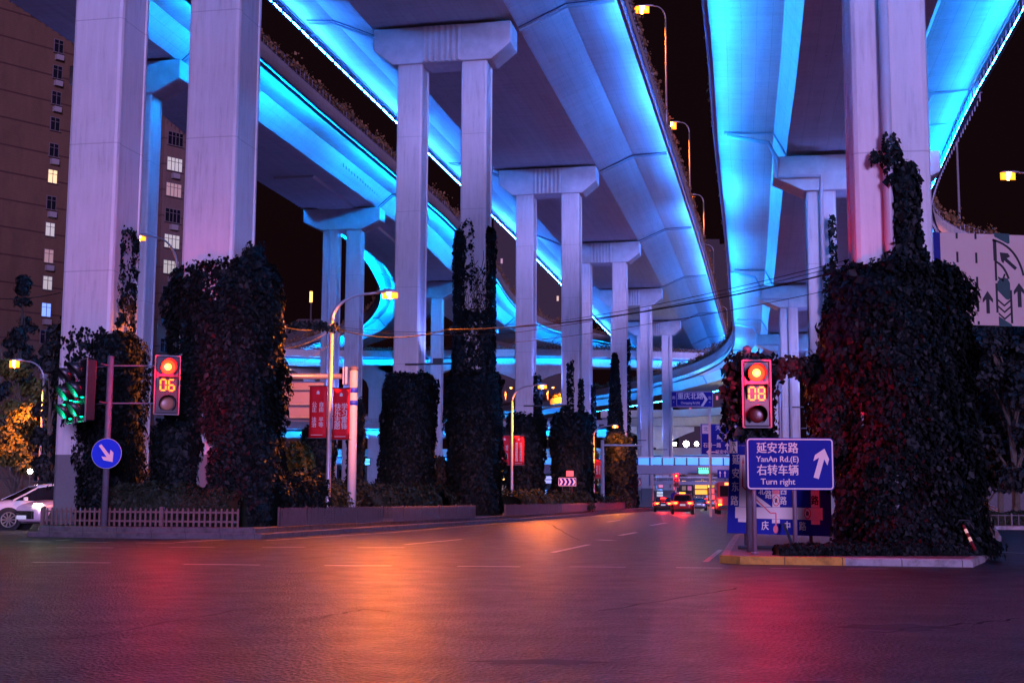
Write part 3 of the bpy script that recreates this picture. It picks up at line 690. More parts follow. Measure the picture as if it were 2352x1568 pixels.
# ================================================================= PIERS
def colprofile(w, d):
    c = .13; g = .05; gw = .1; hw, hd = w/2, d/2; pts = []
    q = [(hw, -hd+c), (hw, -hd+c+gw), (hw-g, -hd+c+gw+.02), (hw-g, hd-c-gw-.02), (hw, hd-c-gw), (hw, hd-c)]
    pts += q+[(hw-c*.3, hd-c*.3), (hw-c, hd)]
    pts += [(-hw+c, hd), (-hw+c*.3, hd-c*.3)]+[(-x, -y) for x, y in q]+[(-hw+c*.3, -hd+c*.3), (-hw+c, -hd)]
    pts += [(hw-c, -hd), (hw-c*.3, -hd+c*.3)]
    return pts
def pier(label, X, Y, tdir, zb, zt, offs, cw, bw, w=1.5, dep=1.6, z0=ZI, ribs=True, pipe=None, capd=1.95, group='tall viaduct piers', uplight=0):
    """tdir = dx/dy of the deck; offs lateral column places; cap half widths cw (top) bw (bottom)"""
    ang = -math.atan(tdir); R = Matrix.Rotation(ang, 3, 'Z'); c = Vector((X, Y, 0))
    t = thing('viaduct_pier', label, 'pier', (X, Y, z0), group)
    for o_ in offs:
        m = MB(); cc = c+R@Vector((o_, 0, 0))
        m.prism([tuple((R@Vector((x, y, 0))+cc)[:2]) for x, y in colprofile(w, dep)], z0-.3, zb+.01)
        m.build('column', M_COL, t)
    m = MB(); h = zt-zb
    prof = [(-bw, zb), (bw, zb), (cw, zb+h*.42), (cw, zt), (-cw, zt), (-cw, zb+h*.42)]
    f = [c+R@Vector((u, -capd/2, 0))+Vector((0, 0, z)) for u, z in prof]; b = [c+R@Vector((u, capd/2, 0))+Vector((0, 0, z)) for u, z in prof]
    n = len(prof); m.add(f+b, [tuple(range(n)), tuple(range(2*n-1, n-1, -1))]+[(i, n+i, n+(i+1) % n, (i+1) % n) for i in range(n)])
    m.build('cap', M_CAP, t, bevel=.06)
    if ribs:
        m = MB()
        for k in range(7):
            u = (k-3)*.34
            m.tube([c+R@Vector((u, -capd/2-.02, 0))+Vector((0, 0, zb+.04)), c+R@Vector((u, -capd/2-.02, 0))+Vector((0, 0, zt-.06))], .12, 8)
        m.build('fluting', M_CAP, t)
    m = MB()
    for u in (-cw*.5, cw*.5):
        m.box(c+R@Vector((u, 0, 0))+Vector((0, 0, zt+.06)), (1.0, 1.0, .14), ang)
    m.build('bearing', M_DARK, t)
    if uplight:
        q = c+R@Vector((0, -dep/2-.1, 0)); m = MB(); m.box(q+Vector((0, 0, 8.9)), (.5, .35, .3), ang); m.bar(c+R@Vector((offs[0], -dep/2-.05, 0))+Vector((0, 0, 8.75)), c+R@Vector((offs[-1], -dep/2-.05, 0))+Vector((0, 0, 8.75)), .1); m.build('uplight', M_DARK, t)
        for sy in (-1, 1):
            l = bpy.data.lights.new('uplight_beam', 'SPOT'); l.energy = uplight; l.color = (.14, .20, 1.0); l.spot_size = math.radians(118); l.spot_blend = .5; l.shadow_soft_size = .15
            lo = bpy.data.objects.new('uplight_beam', l); COL.objects.link(lo); lo.parent = t; lo.location = q+Vector((0, 0, 9.15))-Vector(t.location); lo.rotation_euler = (R@Vector((0, sy*.75, 1))).to_track_quat('-Z', 'Y').to_euler()
    if pipe:
        m = MB(); P = [c+R@Vector((u, v, 0))+Vector((0, 0, z)) for u, v, z in pipe]
        m.tube(P, .11, 10); m.build('drain_pipe', M_PIPE, t, smooth=True)
    return t
ctr1s = [(43.2, 349, 410), (73.3, 1012, 400), (106.2, 1257, 600), (137.9, 1381, 700), (169, 1449, 750), (200, 1502, 780)]
labs = ['nearest tall twin pier at left, its columns rising out of the frame', 'twin pier with the largest fluted cap in the middle of the view', 'second twin pier of the central viaduct, wrapped in ivy at its feet', 'third twin pier of the central viaduct with tall ivy tongue', 'fourth twin pier of the central viaduct with bare grey base', 'last visible twin pier under the central viaduct, far away']
P1 = []
for (Y, px, py), lab in zip(ctr1s, labs):
    X = GY(px, py, Y).x; P1.append((X+.2*.8, Y+.8)); pp = None
    if Y > 150: pp = [(2.35, -.95, 26), (2.35, -.95, 3)]
    so_ = 2.15 if Y < 50 else 1.92
    pier(lab, X+.16, Y+.8, .205, ZC, 28.5, (-so_, so_), 4.1, 2.95+so_-1.92, w=1.85 if Y < 50 else 1.53, dep=1.95 if Y < 50 else 1.6, pipe=pp, uplight=0 if Y < 50 else (900 if Y < 80 else 1700))
# left viaduct piers
for (X, Y, td, lab) in [(-24.3, 80.5, .19, 'twin pier of the left viaduct half hidden behind the two nearest columns'), (-16.0, 122, .18, 'slender twin pier of the left viaduct standing clear against the dark sky'),
                        (-10.6, 164, .13, 'distant twin pier of the left viaduct beside the ivy column'), (-6.0, 206, .2, 'farthest twin pier of the left viaduct')]:
    pier(lab, X, Y, td, ZC+.0, 28.35, (-1.15, 1.15), 3.75, 2.0, w=1.45, dep=1.5, ribs=False, pipe=[(-1.15, -.85, 27), (-1.15, -.85, 3)] if Y > 100 else None, uplight=1500)
# right viaduct piers
bc = GY(2044, 600, 28.6)
pier('huge single column pier at right rising out of the ivy mass', bc.x, 28.6, .16, 17.0, 18.85, (0,), 3.2, .95, w=1.66, dep=1.6, z0=.15, ribs=False, pipe=[(-.1, -.92, 16.9), (-.1, -.92, 1)])
for (xl, xc, Y, lab) in [(13.5, 15.9, 66, 'twin pier of the right viaduct with white drain pipe'), (20.4, 22.9, 107, 'second pier of the right viaduct under the cyan deck'), (26.2, 28.6, 139, 'third pier of the right viaduct above the red signal'), (33, 35.4, 168, 'far pier of the right viaduct beyond the red signal')]:
    X = xc+1.75
    pier(lab, X, Y, .18, 16.95, 18.8, (-1.75, 1.75), X-xl, 2.6, w=1.5, dep=1.5, z0=.1, ribs=False, uplight=800, pipe=[(-(X-xl)-2.3, -1.05, 20.0), (-(X-xl)-.2, -1.05, 19.5), (-(X-xl)+.25, -1.05, 18.6), (-(X-xl)+.25, -1.05, 17.7), (-1.75, -1.05, 17.7), (-1.75, -.9, 16.8), (-1.75, -.9, 1)])
# far piers with broad arched heads
def arch_pier(label, X, Y, zt, half, z0=0, w=2.0, col=M_COL):
    t = thing('arched_pier', label, 'pier', (X, Y, z0), 'far piers')
    m = MB(); K = 10; prof = []
    for i in range(K+1):
        u = i/K; prof.append((w/2+(half-w/2)*u, zt-3.6+2.9*u**.55 if u > 0 else zt-3.9))
    right = prof; pf = [(-x, z) for x, z in reversed(right)]+right+[(half, zt), (-half, zt)]
    f = [Vector((X+u, Y-1, z)) for u, z in pf]; b = [Vector((X+u, Y+1, z)) for u, z in pf]; n = len(pf)
    m.add(f+b, [tuple(range(n)), tuple(range(2*n-1, n-1, -1))]+[(i, n+i, n+(i+1) % n, (i+1) % n) for i in range(n)])
    m.build('head', M_CAP, t)
    m = MB(); m.box((X, Y, (z0+zt-3.8)/2), (w, 1.9, zt-3.8-z0)); m.build('column', col, t); return t
p = GY(1215, 900, 208); arch_pier('broad arched pier head behind the second twin pier', p.x, 214, 23.0, 7.5)
p = GY(1000, 900, 208); arch_pier('broad arched pier head behind the largest ivy column', p.x-4, 216, 23.0, 6)
p = GY(850, 900, 208); arch_pier('arched pier head beside the blue banded pole', p.x, 216, 23.0, 5)
p = GY(1560, 1000, 190); arch_pier('pale pier under the short ramp beam', p.x, e9[2].y+4, 13.0, 5.5, w=1.7)
p = GY(1450, 1000, 190); arch_pier('pale pier left of the Chongqing road sign', p.x, e9[0].y+4, 13.0, 4, w=1.2)
p = GY(690, 860, 250); arch_pier('pier under the far left ramp', p.x, 262, 28.0, 5)
p = GY(2240, 780, 120); arch_pier('pale pier head below the white lane board', p.x+3, 105, 18.8, 6)
for px, lab in ((1320, 'low pier behind the chevron board column'), (1440, 'low pier left of the bare grey column'), (1610, 'low pier above the taxi'), (1700, 'low pier hidden by the route board')):
    p = GY(px, 1060, 222); arch_pier(lab, p.x, e8[0].y+4, 6.6, 3.2, w=1.4)

# ================================================================= IVY AND PLANTING
def lcol(k, s): X, Y = P1[k]; q = 2.15 if k == 0 else 1.92; return X+s*q*.98, Y-s*q*.2
A1 = -math.atan(.205)
x, y = lcol(0, -1)
ivy('ivy', 'ragged ivy over the right half of the leftmost column, behind the green signals', 'ivy',
    [(x+.75, y-.3, ZI, 6.6, .72, 1.25, A1, 11000, .125, {'tap': (1.05, .85), 'out': .25}), (x-.1, y-.85, 3.6, 6.9, .55, .2, A1, 1100, .14, {'shell': False, 'out': .7, 'cap': False}),
     (x+.98, y-.2, 6.3, 10.4, .14, .5, A1, 700, .14, {'shell': False}), (x-1.2, y+1.0, 1.5, 7.4, .45, .7, A1, 1500, .15, {'shell': False}),
     (x+.2, y-.95, 2.9, 3.6, .7, .12, A1, 160, .12, {'shell': False, 'cap': False})], 11,
    twigs=[([(x-.5, y-.95, 4.5), (x, y-1, 5.2), (x+.3, y-.95, 6.2)], .02), ([(x-.6, y-.95, 4.0), (x+.2, y-1, 4.3), (x+.7, y-1, 4.1)], .018), ([(x+.1, y-1.02, 2.6), (x+.3, y-1.05, 3.3), (x+.6, y-1, 3.6)], .018)])
x, y = lcol(0, 1)
ivy('ivy', 'massive rounded ivy cloak on the second column from the left', 'ivy',
    [(x+.35, y, ZI, 9.0, 1.95, 1.5, A1, 34000, .13, {'tap': (.98, .9), 'holes': [(GY(463, 1050, 42.3).x, GY(463, 1050, 42.3).z, .26, 1.0), (GY(538, 1130, 42.2).x, GY(538, 1130, 42.2).z, .14, .55)]}), (x+1.25, y-.2, ZI, 3.4, 1.0, 1.1, A1, 3500, .16),
     (x-.95, y-.9, ZI, 3.6, .8, .7, A1, 2500, .15), (x+1.25, y-.2, 8.5, 9.6, .3, .6, A1, 500, .14, {'shell': False}), (x-.4, y-.9, 8.2, 8.7, .35, .15, A1, 120, .14, {'shell': False, 'cap': False})], 12,
    twigs=[([(x-.3, y-.8, 8.2), (x-.25, y-.82, 9.2), (x-.4, y-.82, 10.0)], .012), ([(x+.1, y-.82, 8.2), (x+.05, y-.83, 8.9), (x+.25, y-.83, 9.6), (x+.3, y-.83, 10)], .012)])
x, y = lcol(1, -1)
ivy('ivy', 'squared ivy cloak on the column left of the thickest trailing ivy', 'ivy', [(x, y, ZI, 8.2, 1.45, 1.3, A1, 19000, .155)], 13)
x, y = lcol(1, 1)
tw = []
rr = random.Random(5)
for k in range(26):
    px_ = x+rr.uniform(-.7, .7)*.95; z_ = rr.uniform(8, 12); pth = [Vector((px_, y-.84-(px_-x)*.2, z_))]
    for j in range(9):
        pth.append(pth[-1]+Vector((rr.uniform(-.22, .22), rr.uniform(-.01, .01), rr.uniform(.2, .55))))
        pth[-1].x = max(x-.78, min(x+.78, pth[-1].x)); pth[-1].y = y-.84-(pth[-1].x-x)*.2
    tw.append((pth, [.028]*5+[.02]*5))
    if k % 2 == 0:
        q = pth[4]; tw.append(([q, q+Vector((rr.choice((-1, 1))*.3, 0, .25)), q+Vector((rr.choice((-1, 1))*.5, 0, .6))], .016))
ivy('ivy', 'tallest trailing ivy with bare twigs climbing the column right of centre', 'ivy',
    [(x, y, ZI, 8.3, 1.5, 1.35, A1, 20000, .155), (x-.85, y-.35, 7.5, 16.2,   .36, .55, A1, 4600, .16, {'shell': False}), (x+.80, y-.3, 7.6, 16.4, .32, .6, A1, 4200, .16, {'shell': False}),
     (x-.1, y-.95, 7.6, 11.5, .85, .16, A1, 1500, .18, {'shell': False}), (x, y-.95, 11, 14.0, .8, .12, A1, 220, .15, {'shell': False}), (x-.5, y-.95, 13, 16.8, .4, .1, A1, 150, .15, {'shell': False})], 14, twigs=tw)
x, y = lcol(2, -1)
ivy('ivy', 'ivy cloak on the column beside the second banner lamp post', 'ivy', [(x, y, ZI, 8.0, 1.5, 1.4, A1, 7000, .24), (x+.95, y-.4, 7.5, 11.2, .3, .6, A1, 700, .22, {'shell': False}), (x-1.6, y-.6, 5, 6.8, .5, .5, A1, 600, .22, {'shell': False})], 15)
x, y = lcol(2, 1)
ivy('ivy', 'ivy cloak on the column behind the blue chevron board', 'ivy', [(x, y, ZI, 8.0, 1.6, 1.4, A1, 7000, .24), (x-.15, y-.85, 7.5, 12.2, .24, .14, A1, 500, .22, {'shell': False}), (x+.7, y-.85, 7.5, 10.8, .2, .3, A1, 350, .22, {'shell': False}), (x-.6, y-.9, 7.6, 8.6, .4, .2, A1, 160, .2, {'shell': False})], 16)
x, y = lcol(3, 1)
ivy('ivy', 'ivy on the far column with a tall pointed tongue', 'ivy', [(x, y, ZI, 7.6, 1.6, 1.4, A1, 5000, .28), (x-.65, y-.9, 7.2, 16.2, .75, .25, A1, 2600, .26, {'shell': False, 'tap': (1.2, .35)}), (x+.85, y-.3, 7, 18, .16, .5, A1, 700, .24, {'shell': False})], 17)
x, y = lcol(3, -1)
ivy('ivy', 'thin ivy strands on the far column half hidden by the chevron pier', 'ivy', [(x+.85, y-.3, ZI, 13, .3, .6, A1, 1400, .26, {'shell': False}), (x, y, ZI, 6.5, 1.3, 1.2, A1, 1800, .26)], 18)
# right ivy mass
x, y = bc.x, 28.6
ivy('ivy', 'enormous ivy mass around the foot of the single column at right', 'ivy',
    [(x+.22, y, .15, 6.35, 1.50, 1.35, -.1, 30000, .105, {'tap': (1.0, .97), 'round': .6, 'lean': (-.12, 0)}), (x-1.3, y+.1, 2.2, 4.4, .72, .8, 0, 4200, .11, {'round': 1.3, 'tap': (.7, .9)}), (x-1.1, y-.1, 4.0, 5.4, .5, .8, 0, 1500, .12, {'round': .8}),
     (x+.12, y-.98, 6.2, 8.45, .29, .16, 0, 1700, .11, {'shell': False, 'jit': .2}), (x-.1, y-1.0, 8.0, 9.1, .2, .14, 0, 280, .11, {'shell': False, 'lean': (-.12, 0)}), (x-.4, y-.95, 8.5, 8.75, .25, .08, 0, 90, .1, {'shell': False, 'cap': False}),
     (x+.1, y-1.0, 6.1, 6.6, .5, .25, 0, 350, .12, {'shell': False}), (x+.25, y-.6, .15, .8, 1.5, 1.15, 0, 3000, .11, {'round': .5})], 19)
sg = GY(1728, 850, 27.6)
ivy('ivy', 'red lit ivy sprays hanging around the red signal numbered 08', 'ivy',
    [(sg.x-.05, sg.y+.25, 2.5, 4.25, .42, .2, 0, 900, .12, {'shell': False, 'out': .35}), (sg.x+.6, sg.y+.4, 3.9, 4.25, .65, .2, 0, 600, .12, {'shell': False, 'out': .3, 'cap': False}), (sg.x+.38, sg.y+.25, 2.4, 3.9, .12, .1, 0, 160, .1, {'shell': False, 'out': .6, 'cap': False})], 20,
    twigs=[([(sg.x-.3, sg.y+.25, 4.0), (sg.x+.3, sg.y+.35, 4.15), (sg.x+1.3, sg.y+.6, 4.1)], .015)])
x = 15.9
ivy('ivy', 'thin ivy strand hanging by the white drain pipe of the right pier', 'ivy', [(x-.1+.4, 65.0, 8, 15.5, .16, .2, 0, 500, .18, {'shell': False}), (x+.1, 65, 8, 13, .3, .15, 0, 500, .18, {'shell': False})], 21)
# dark ivy posts behind the banners and lower piers
for k, (px, Y, w_, zt_, lab) in enumerate([(728, 78, 1.0, 5.2, 'dark ivy clad stub behind the red banners'), (815, 80, .5, 7.0, 'narrow dark ivy post right of the blue banded pole'), (1000, 100, .8, 4.2, 'low dark ivy clump right of the squared ivy cloak'), (1405, 150, .9, 5.2, 'dark ivy clump between far columns')]):
    p = GY(px, 1100, Y)
    ivy('ivy', lab, 'ivy', [(p.x, Y, ZI, zt_, w_, w_, 0, int(2500*w_+800), .2)], 30+k)
# hedges
def between(px0, px1, Y0, Y1, n=5): return [Vector((GY(px0+(px1-px0)*i/(n-1), 1150, Y0+(Y1-Y0)*i/(n-1)).x, Y0+(Y1-Y0)*i/(n-1), 0)) for i in range(n)]
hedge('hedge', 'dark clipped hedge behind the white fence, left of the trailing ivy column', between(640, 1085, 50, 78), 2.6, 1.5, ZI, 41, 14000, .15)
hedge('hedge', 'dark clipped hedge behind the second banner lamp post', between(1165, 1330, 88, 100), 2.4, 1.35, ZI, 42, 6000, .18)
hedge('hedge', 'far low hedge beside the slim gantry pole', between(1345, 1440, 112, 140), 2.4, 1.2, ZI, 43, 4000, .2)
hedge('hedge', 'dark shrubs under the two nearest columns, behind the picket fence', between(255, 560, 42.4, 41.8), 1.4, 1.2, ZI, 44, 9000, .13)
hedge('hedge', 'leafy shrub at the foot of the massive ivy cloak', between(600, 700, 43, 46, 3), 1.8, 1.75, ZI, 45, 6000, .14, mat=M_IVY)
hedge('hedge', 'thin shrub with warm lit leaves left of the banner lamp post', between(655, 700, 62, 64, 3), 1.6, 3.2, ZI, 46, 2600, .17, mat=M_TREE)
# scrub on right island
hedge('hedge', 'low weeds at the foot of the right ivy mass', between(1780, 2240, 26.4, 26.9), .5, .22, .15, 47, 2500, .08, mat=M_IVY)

# ================================================================= FENCES
def picket(label, path, gap, w_, h, z0, mat, rails, post_every, tip=True, lean=0):
    t = thing('picket_fence', label, 'fence', (path[0].x, path[0].y, z0)); mp = MB(); mr = MB(); mo_ = MB()
    pts = smooth_path(path, gap); rg = random.Random(3)
    for i, p in enumerate(pts):
        d = (pts[min(i+1, len(pts)-1)]-pts[max(i-1, 0)]).normalized(); n = Vector((d.y, -d.x, 0)); hh = h*(1+rg.uniform(-.03, .03)); dx = rg.uniform(-.02, .02)*lean
        if i % post_every == 0:
            MB().box(p+Vector((0, 0, z0+(hh*1.06)/2)), (w_*1.9, w_*1.7, hh*1.06), math.atan2(d.y, d.x)).build('post', mat, t); continue
        a = p+n*.025; O = Vector((a.x, a.y, z0)); poly = [(-w_/2, 0), (w_/2, 0), (w_/2+dx, hh*.93), (dx, hh), (-w_/2+dx, hh*.93)]
        mp.plate(poly, O, d, Vector((0, 0, 1)), .022)
    for rz in rails:
        for i in range(len(pts)-1): mr.bar(pts[i]+Vector((0, 0, z0+h*rz)), pts[i+1]+Vector((0, 0, z0+h*rz)), .03, .06 if w_ > .05 else .03)
    mp.build('picket_row', mat, t); mr.build('rail', mat, t); return t
fa = [GZ(98, 1205, .34), GZ(300, 1207.5, .34), GZ(547, 1210, .34)]
fa = [Vector((p.x, p.y, 0)) for p in fa]
picket('brown picket fence on the stone planter below the two nearest columns', fa, .175, .062, .56, .34, M_RAILW, (.28, .78), 24)
fb = [GZ(640, 1209, .34), GZ(760, 1203, .34), GZ(900, 1197, .34), GZ(1090, 1188, .34)]
picket('pale close picket fence in front of the long dark hedge', [Vector((p.x, p.y, 0)) for p in fb], .085, .035, .58, .34, M_FENCE2, (.25, .85), 28, lean=1)
fc = [GZ(1160, 1184, .34), GZ(1290, 1177, .34), GZ(1435, 1167, .34)]
picket('pale close picket fence glowing red beyond the trailing ivy column', [Vector((p.x, p.y, 0)) for p in fc], .11, .045, .58, .34, M_FENCE2, (.25, .85), 24, lean=1)

# ================================================================= STREET LAMPS
def spot(name, loc, power, color, parent, size=176, blend=.25, rad=.12, direction=(0, 0, -1)):
    l = bpy.data.lights.new(name, 'SPOT'); l.energy = power; l.color = color; l.spot_size = math.radians(size); l.spot_blend = blend; l.shadow_soft_size = rad
    o = bpy.data.objects.new(name, l); COL.objects.link(o); o.parent = parent; o.location = Vector(loc)-ORG.get(parent.name, Vector())
    o.rotation_euler = (-Vector(direction)).to_track_quat('Z', 'Y').to_euler(); return o
def street_lamp(label, x, y, z0, h, arm, pole_r, power, group, col=(1, .19, .010), lens=E_LAMP, head=.75, lb=.2, cone=176):
    t = thing('street_lamp', label, 'street lamp', (x, y, z0), group)
    m = MB(); m.tube([(x, y, z0), (x, y, z0+.5), (x, y, z0+h*.88)], [pole_r*1.25, pole_r, pole_r*.72], 12); m.build('pole', M_STEEL, t, smooth=True)
    A = Vector(arm); base = Vector((x, y, z0+h*.88)); m = MB(); pth = []
    for k in range(10):
        a = k/9*PI/2; pth.append(base+Vector((A.x*(1-math.cos(a)), A.y*(1-math.cos(a)), h*.12*math.sin(a))))
    pth.append(base+Vector((A.x*1.25, A.y*1.25, h*.125))); m.tube(pth, [pole_r*.7]*5+[pole_r*.5]*6, 10); m.build('arm', M_STEEL, t, smooth=True)
    e = pth[-1]; dv = A.normalized(); side = Vector((-dv.y, dv.x, 0)); hl = MB(); rings = []
    for u, hw, ht in ((-.1, .05, .05), (0, .09, .09), (head*.3, .16, .14), (head*.8, .17, .12), (head, .06, .05)):
        c = e+dv*u; rings.append([c+side*(hw*math.cos(q))+Vector((0, 0, ht*math.sin(q)*(1 if math.sin(q) > 0 else .45))) for q in [2*PI*i/12 for i in range(12)]])
    hl.loft(rings); ho = hl.build('lamp_head', M_STEEL, t, smooth=True)
    m = MB(); rings = []
    for u, hw in ((head*.2, .03), (head*.3, .12), (head*.6, .17), (head*.9, .14), (head*1.0, .03)):
        c = e+dv*u+Vector((0, 0, -.035)); rings.append([c+side*(hw*math.cos(q))+Vector((0, 0, lb*math.sin(q) if math.sin(q) < 0 else .02*math.sin(q))) for q in [2*PI*i/12 for i in range(12)]])
    m.loft(rings); m.build('lens', lens, ho, smooth=True)
    if lens is E_LAMP:
        m = MB(); rings = []
        for u, hw in ((head*.32, .02), (head*.42, .09), (head*.6, .12), (head*.78, .09), (head*.88, .02)):
            c = e+dv*u+Vector((0, 0, -.035)); rings.append([c+side*(hw*1.55*math.cos(q))+Vector((0, 0, (lb*1.12)*math.sin(q)*hw/.12 if math.sin(q) < 0 else .02*math.sin(q))) for q in [2*PI*i/12 for i in range(12)]])
        m.loft(rings); m.build('bulb', E_CORE, ho, smooth=True)
    if power: spot('bulb', e+dv*head*.6+Vector((0, 0, -lb*1.15-.14)), power, col, t, size=cone)
    return t
def banner(label, P, R, wd, ht, lines, small, sz=.25):
    """P = top inner corner centre; R right vector ; lines list of vertical strings left to right"""
    t = thing('banner', label, 'banner', tuple(P))
    m = MB(); n = 8; U = Vector((0, 0, 1)); Nn = R.cross(U); vs = []; fs = []
    for j in range(n+1):
        for i in range(5): vs.append(P+R*(wd*(i/4))-U*(ht*j/n)+Nn*(.015*math.sin(i*1.3+j*.9)))
    for j in range(n):
        for i in range(4): fs.append((j*5+i, (j+1)*5+i, (j+1)*5+i+1, j*5+i+1))
    m.add(vs, fs); o = m.build('cloth', M_RED, t, smooth=True); md = o.modifiers.new('thick', 'SOLIDIFY'); md.thickness = .012
    m = MB(); m.bar(P-R*.06+U*.01, P+R*(wd+.06)+U*.01, .03); m.build('hanging_bar', M_DARK, t)
    m = MB(); m.bar(P-R*.06-U*(ht+.01), P+R*(wd+.06)-U*(ht+.01), .03); m.build('hanging_bar', M_DARK, t)
    k = len(lines)
    for i, s in enumerate(lines):
        cx = wd*(.5+(i-(k-1)/2)*.40)
        text_mesh('\n'.join(s), sz, P+R*cx-U*(ht*.56), R, U, M_BAN_W, t, off=.03, bold=sz*.016, sx=.95, lead=.92)
    m = MB(); O = P+R*wd*.5-U*ht*.13
    if small:
        m.plate([(-.07, -.05), (.07, -.05), (.05, 0), (.06, .03), (0, .09), (-.06, .03), (-.05, 0)], O, R, U, .006, .03); m.build('emblem', M_BAN_W, t)
    m = MB(); m.plate([(0, 0), (wd*.66, 0), (wd*.66, .02), (0, .02)], P+R*wd*.14-U*(ht*.95), R, U, .006, .03); m.build('border_line', M_BAN_W, t)
    return t
LP = GY(752, 1190, 50); YB = 50
x1 = LP.x
street_lamp('tall sodium street lamp with a pair of red banners, nearest on the median', x1, YB, ZI, 8.75, (1.45, -.15, 0), .105, 8500, 'sodium street lamps on the median')
R_ = Vector((.98, -.19, 0)).normalized()
b1 = GY(714, 886, YB); banner('red banner with four white word pairs, left side of the nearest lamp post', Vector((x1-.10, YB+.02, b1.z))-R_*.72, R_, .70, 1.98, ['公正 法治', '自由 平等'], True, .21)
b2 = GY(768, 892, YB); banner('bright red banner with two columns of bold white characters, right of the nearest lamp post', Vector((x1+.12, YB-.03, b2.z)), R_, .68, 1.95, ['快乐志愿', '学习雷锋'], True, .27)
LP2 = GY(1175, 1165, 89.5)
street_lamp('middle sodium street lamp on the median with small red banners', LP2.x, 89.5, ZI, 8.6, (1.3, -.2, 0), .11, 7500, 'sodium street lamps on the median')
z2 = GY(1175, 1000, 89.5).z
banner('red banner partly behind ivy, left side of the middle lamp post', Vector((LP2.x-.86, 89.5, z2)), Vector((1, 0, 0)), .74, 2.0, ['爱国 敬业', '诚信 友善'], True, .2)
banner('red banner of small close writing, right side of the middle lamp post', Vector((LP2.x+.1, 89.5, z2)), Vector((1, 0, 0)), .74, 2.0, ['建设美丽新家园', '垃圾分类新时尚'], True, .2)
LP3 = GY(1364, 1140, 135)
street_lamp('far sodium street lamp on the median in front of the pointed ivy', LP3.x, 135, ZI, 8.4, (1.4, -.2, 0), .12, 4500, 'sodium street lamps on the median')
z3 = GY(1364, 1054, 135).z
banner('small far red banner beside the slim gantry pole', Vector((LP3.x+.1, 135, z3)), Vector((1, 0, 0)), .72, 2.0, ['建设美丽', '垃圾分类'], False, .25)
# lamps along the central viaduct
for Y, pxp, pxl, pyl, lab in [(100, 1531, 1487, 14, 'highest lamp on the central viaduct at the top edge of the photo'), (131, 1583, 1551, 281, 'brightest lamp over the right edge of the central viaduct'), (162, 1614, 1590, 447, 'third lamp along the central viaduct'), (193, 1635, 1616, 562, 'small dim lamp along the central viaduct'), (256, 1664, 1648, 703, 'far lamp framed by the curve of the right viaduct')]:
    X = GY(pxp, 300, Y).x; zl = GY(pxl, pyl, Y).z; A_ = (GY(pxl, pyl, Y).x-X)/1.25; off_ = Y == 193
    street_lamp(lab, X, Y, 30.4, (zl-30.4), (A_+.35, .1, 0), .09, 0 if off_ else 3500, 'lamps on the viaducts', cone=125, lens=E_WIN if off_ else E_LAMP, head=.7 if off_ else 1.15+Y*.003, lb=.15 if off_ else .55+(Y-100)*.005)
p = GY(1161, 890, 262); street_lamp('tiny lamp glowing left of the middle street lamp', p.x, 262, 20.7, p.z-20.7, (.6, -.3, 0), .12, 14000, 'lamps on the viaducts', cone=140)
p = GY(1263, 889, 262); street_lamp('tiny lamp glowing right of the middle street lamp', p.x-.5, 262, 20.7, p.z-20.7, (.6, -.3, 0), .12, 14000, 'lamps on the viaducts', cone=140)
p = GY(2340, 398, 90); street_lamp('glowing lamp at the right edge above the lane board', p.x+2.5, 90, 14, p.z-14, (-2.0, 0, 0), .13, 2000, 'lamps on the viaducts', head=1.3, lb=.5, cone=125)
p = GY(2200, 400, 112); m = MB(); m.tube([(p.x, 112, 20.6), (p.x, 112, 33)], [.13, .1], 8); t = thing('lamp_pole', 'plain thin pole rising beyond the right ramp', 'pole', (p.x, 112, 20.6)); m.build('shaft', M_STEEL, t)
# lamp hidden behind the left columns: steel arm between them
p = GY(335, 545, 62); street_lamp('lamp with curved blue grey arm between the two nearest columns', GY(408, 600, 62).x, 62, ZI, p.z-ZI, (-1.15, 0, 0), .09, 200, 'lamps beside the buildings')
p = GY(42, 833, 79); street_lamp('orange lamp in the tree at the far left', p.x+1.6, 79, 0, p.z+.1, (-1.1, 0, 0), .09, 11000, 'lamps beside the buildings', cone=112, lb=.4)
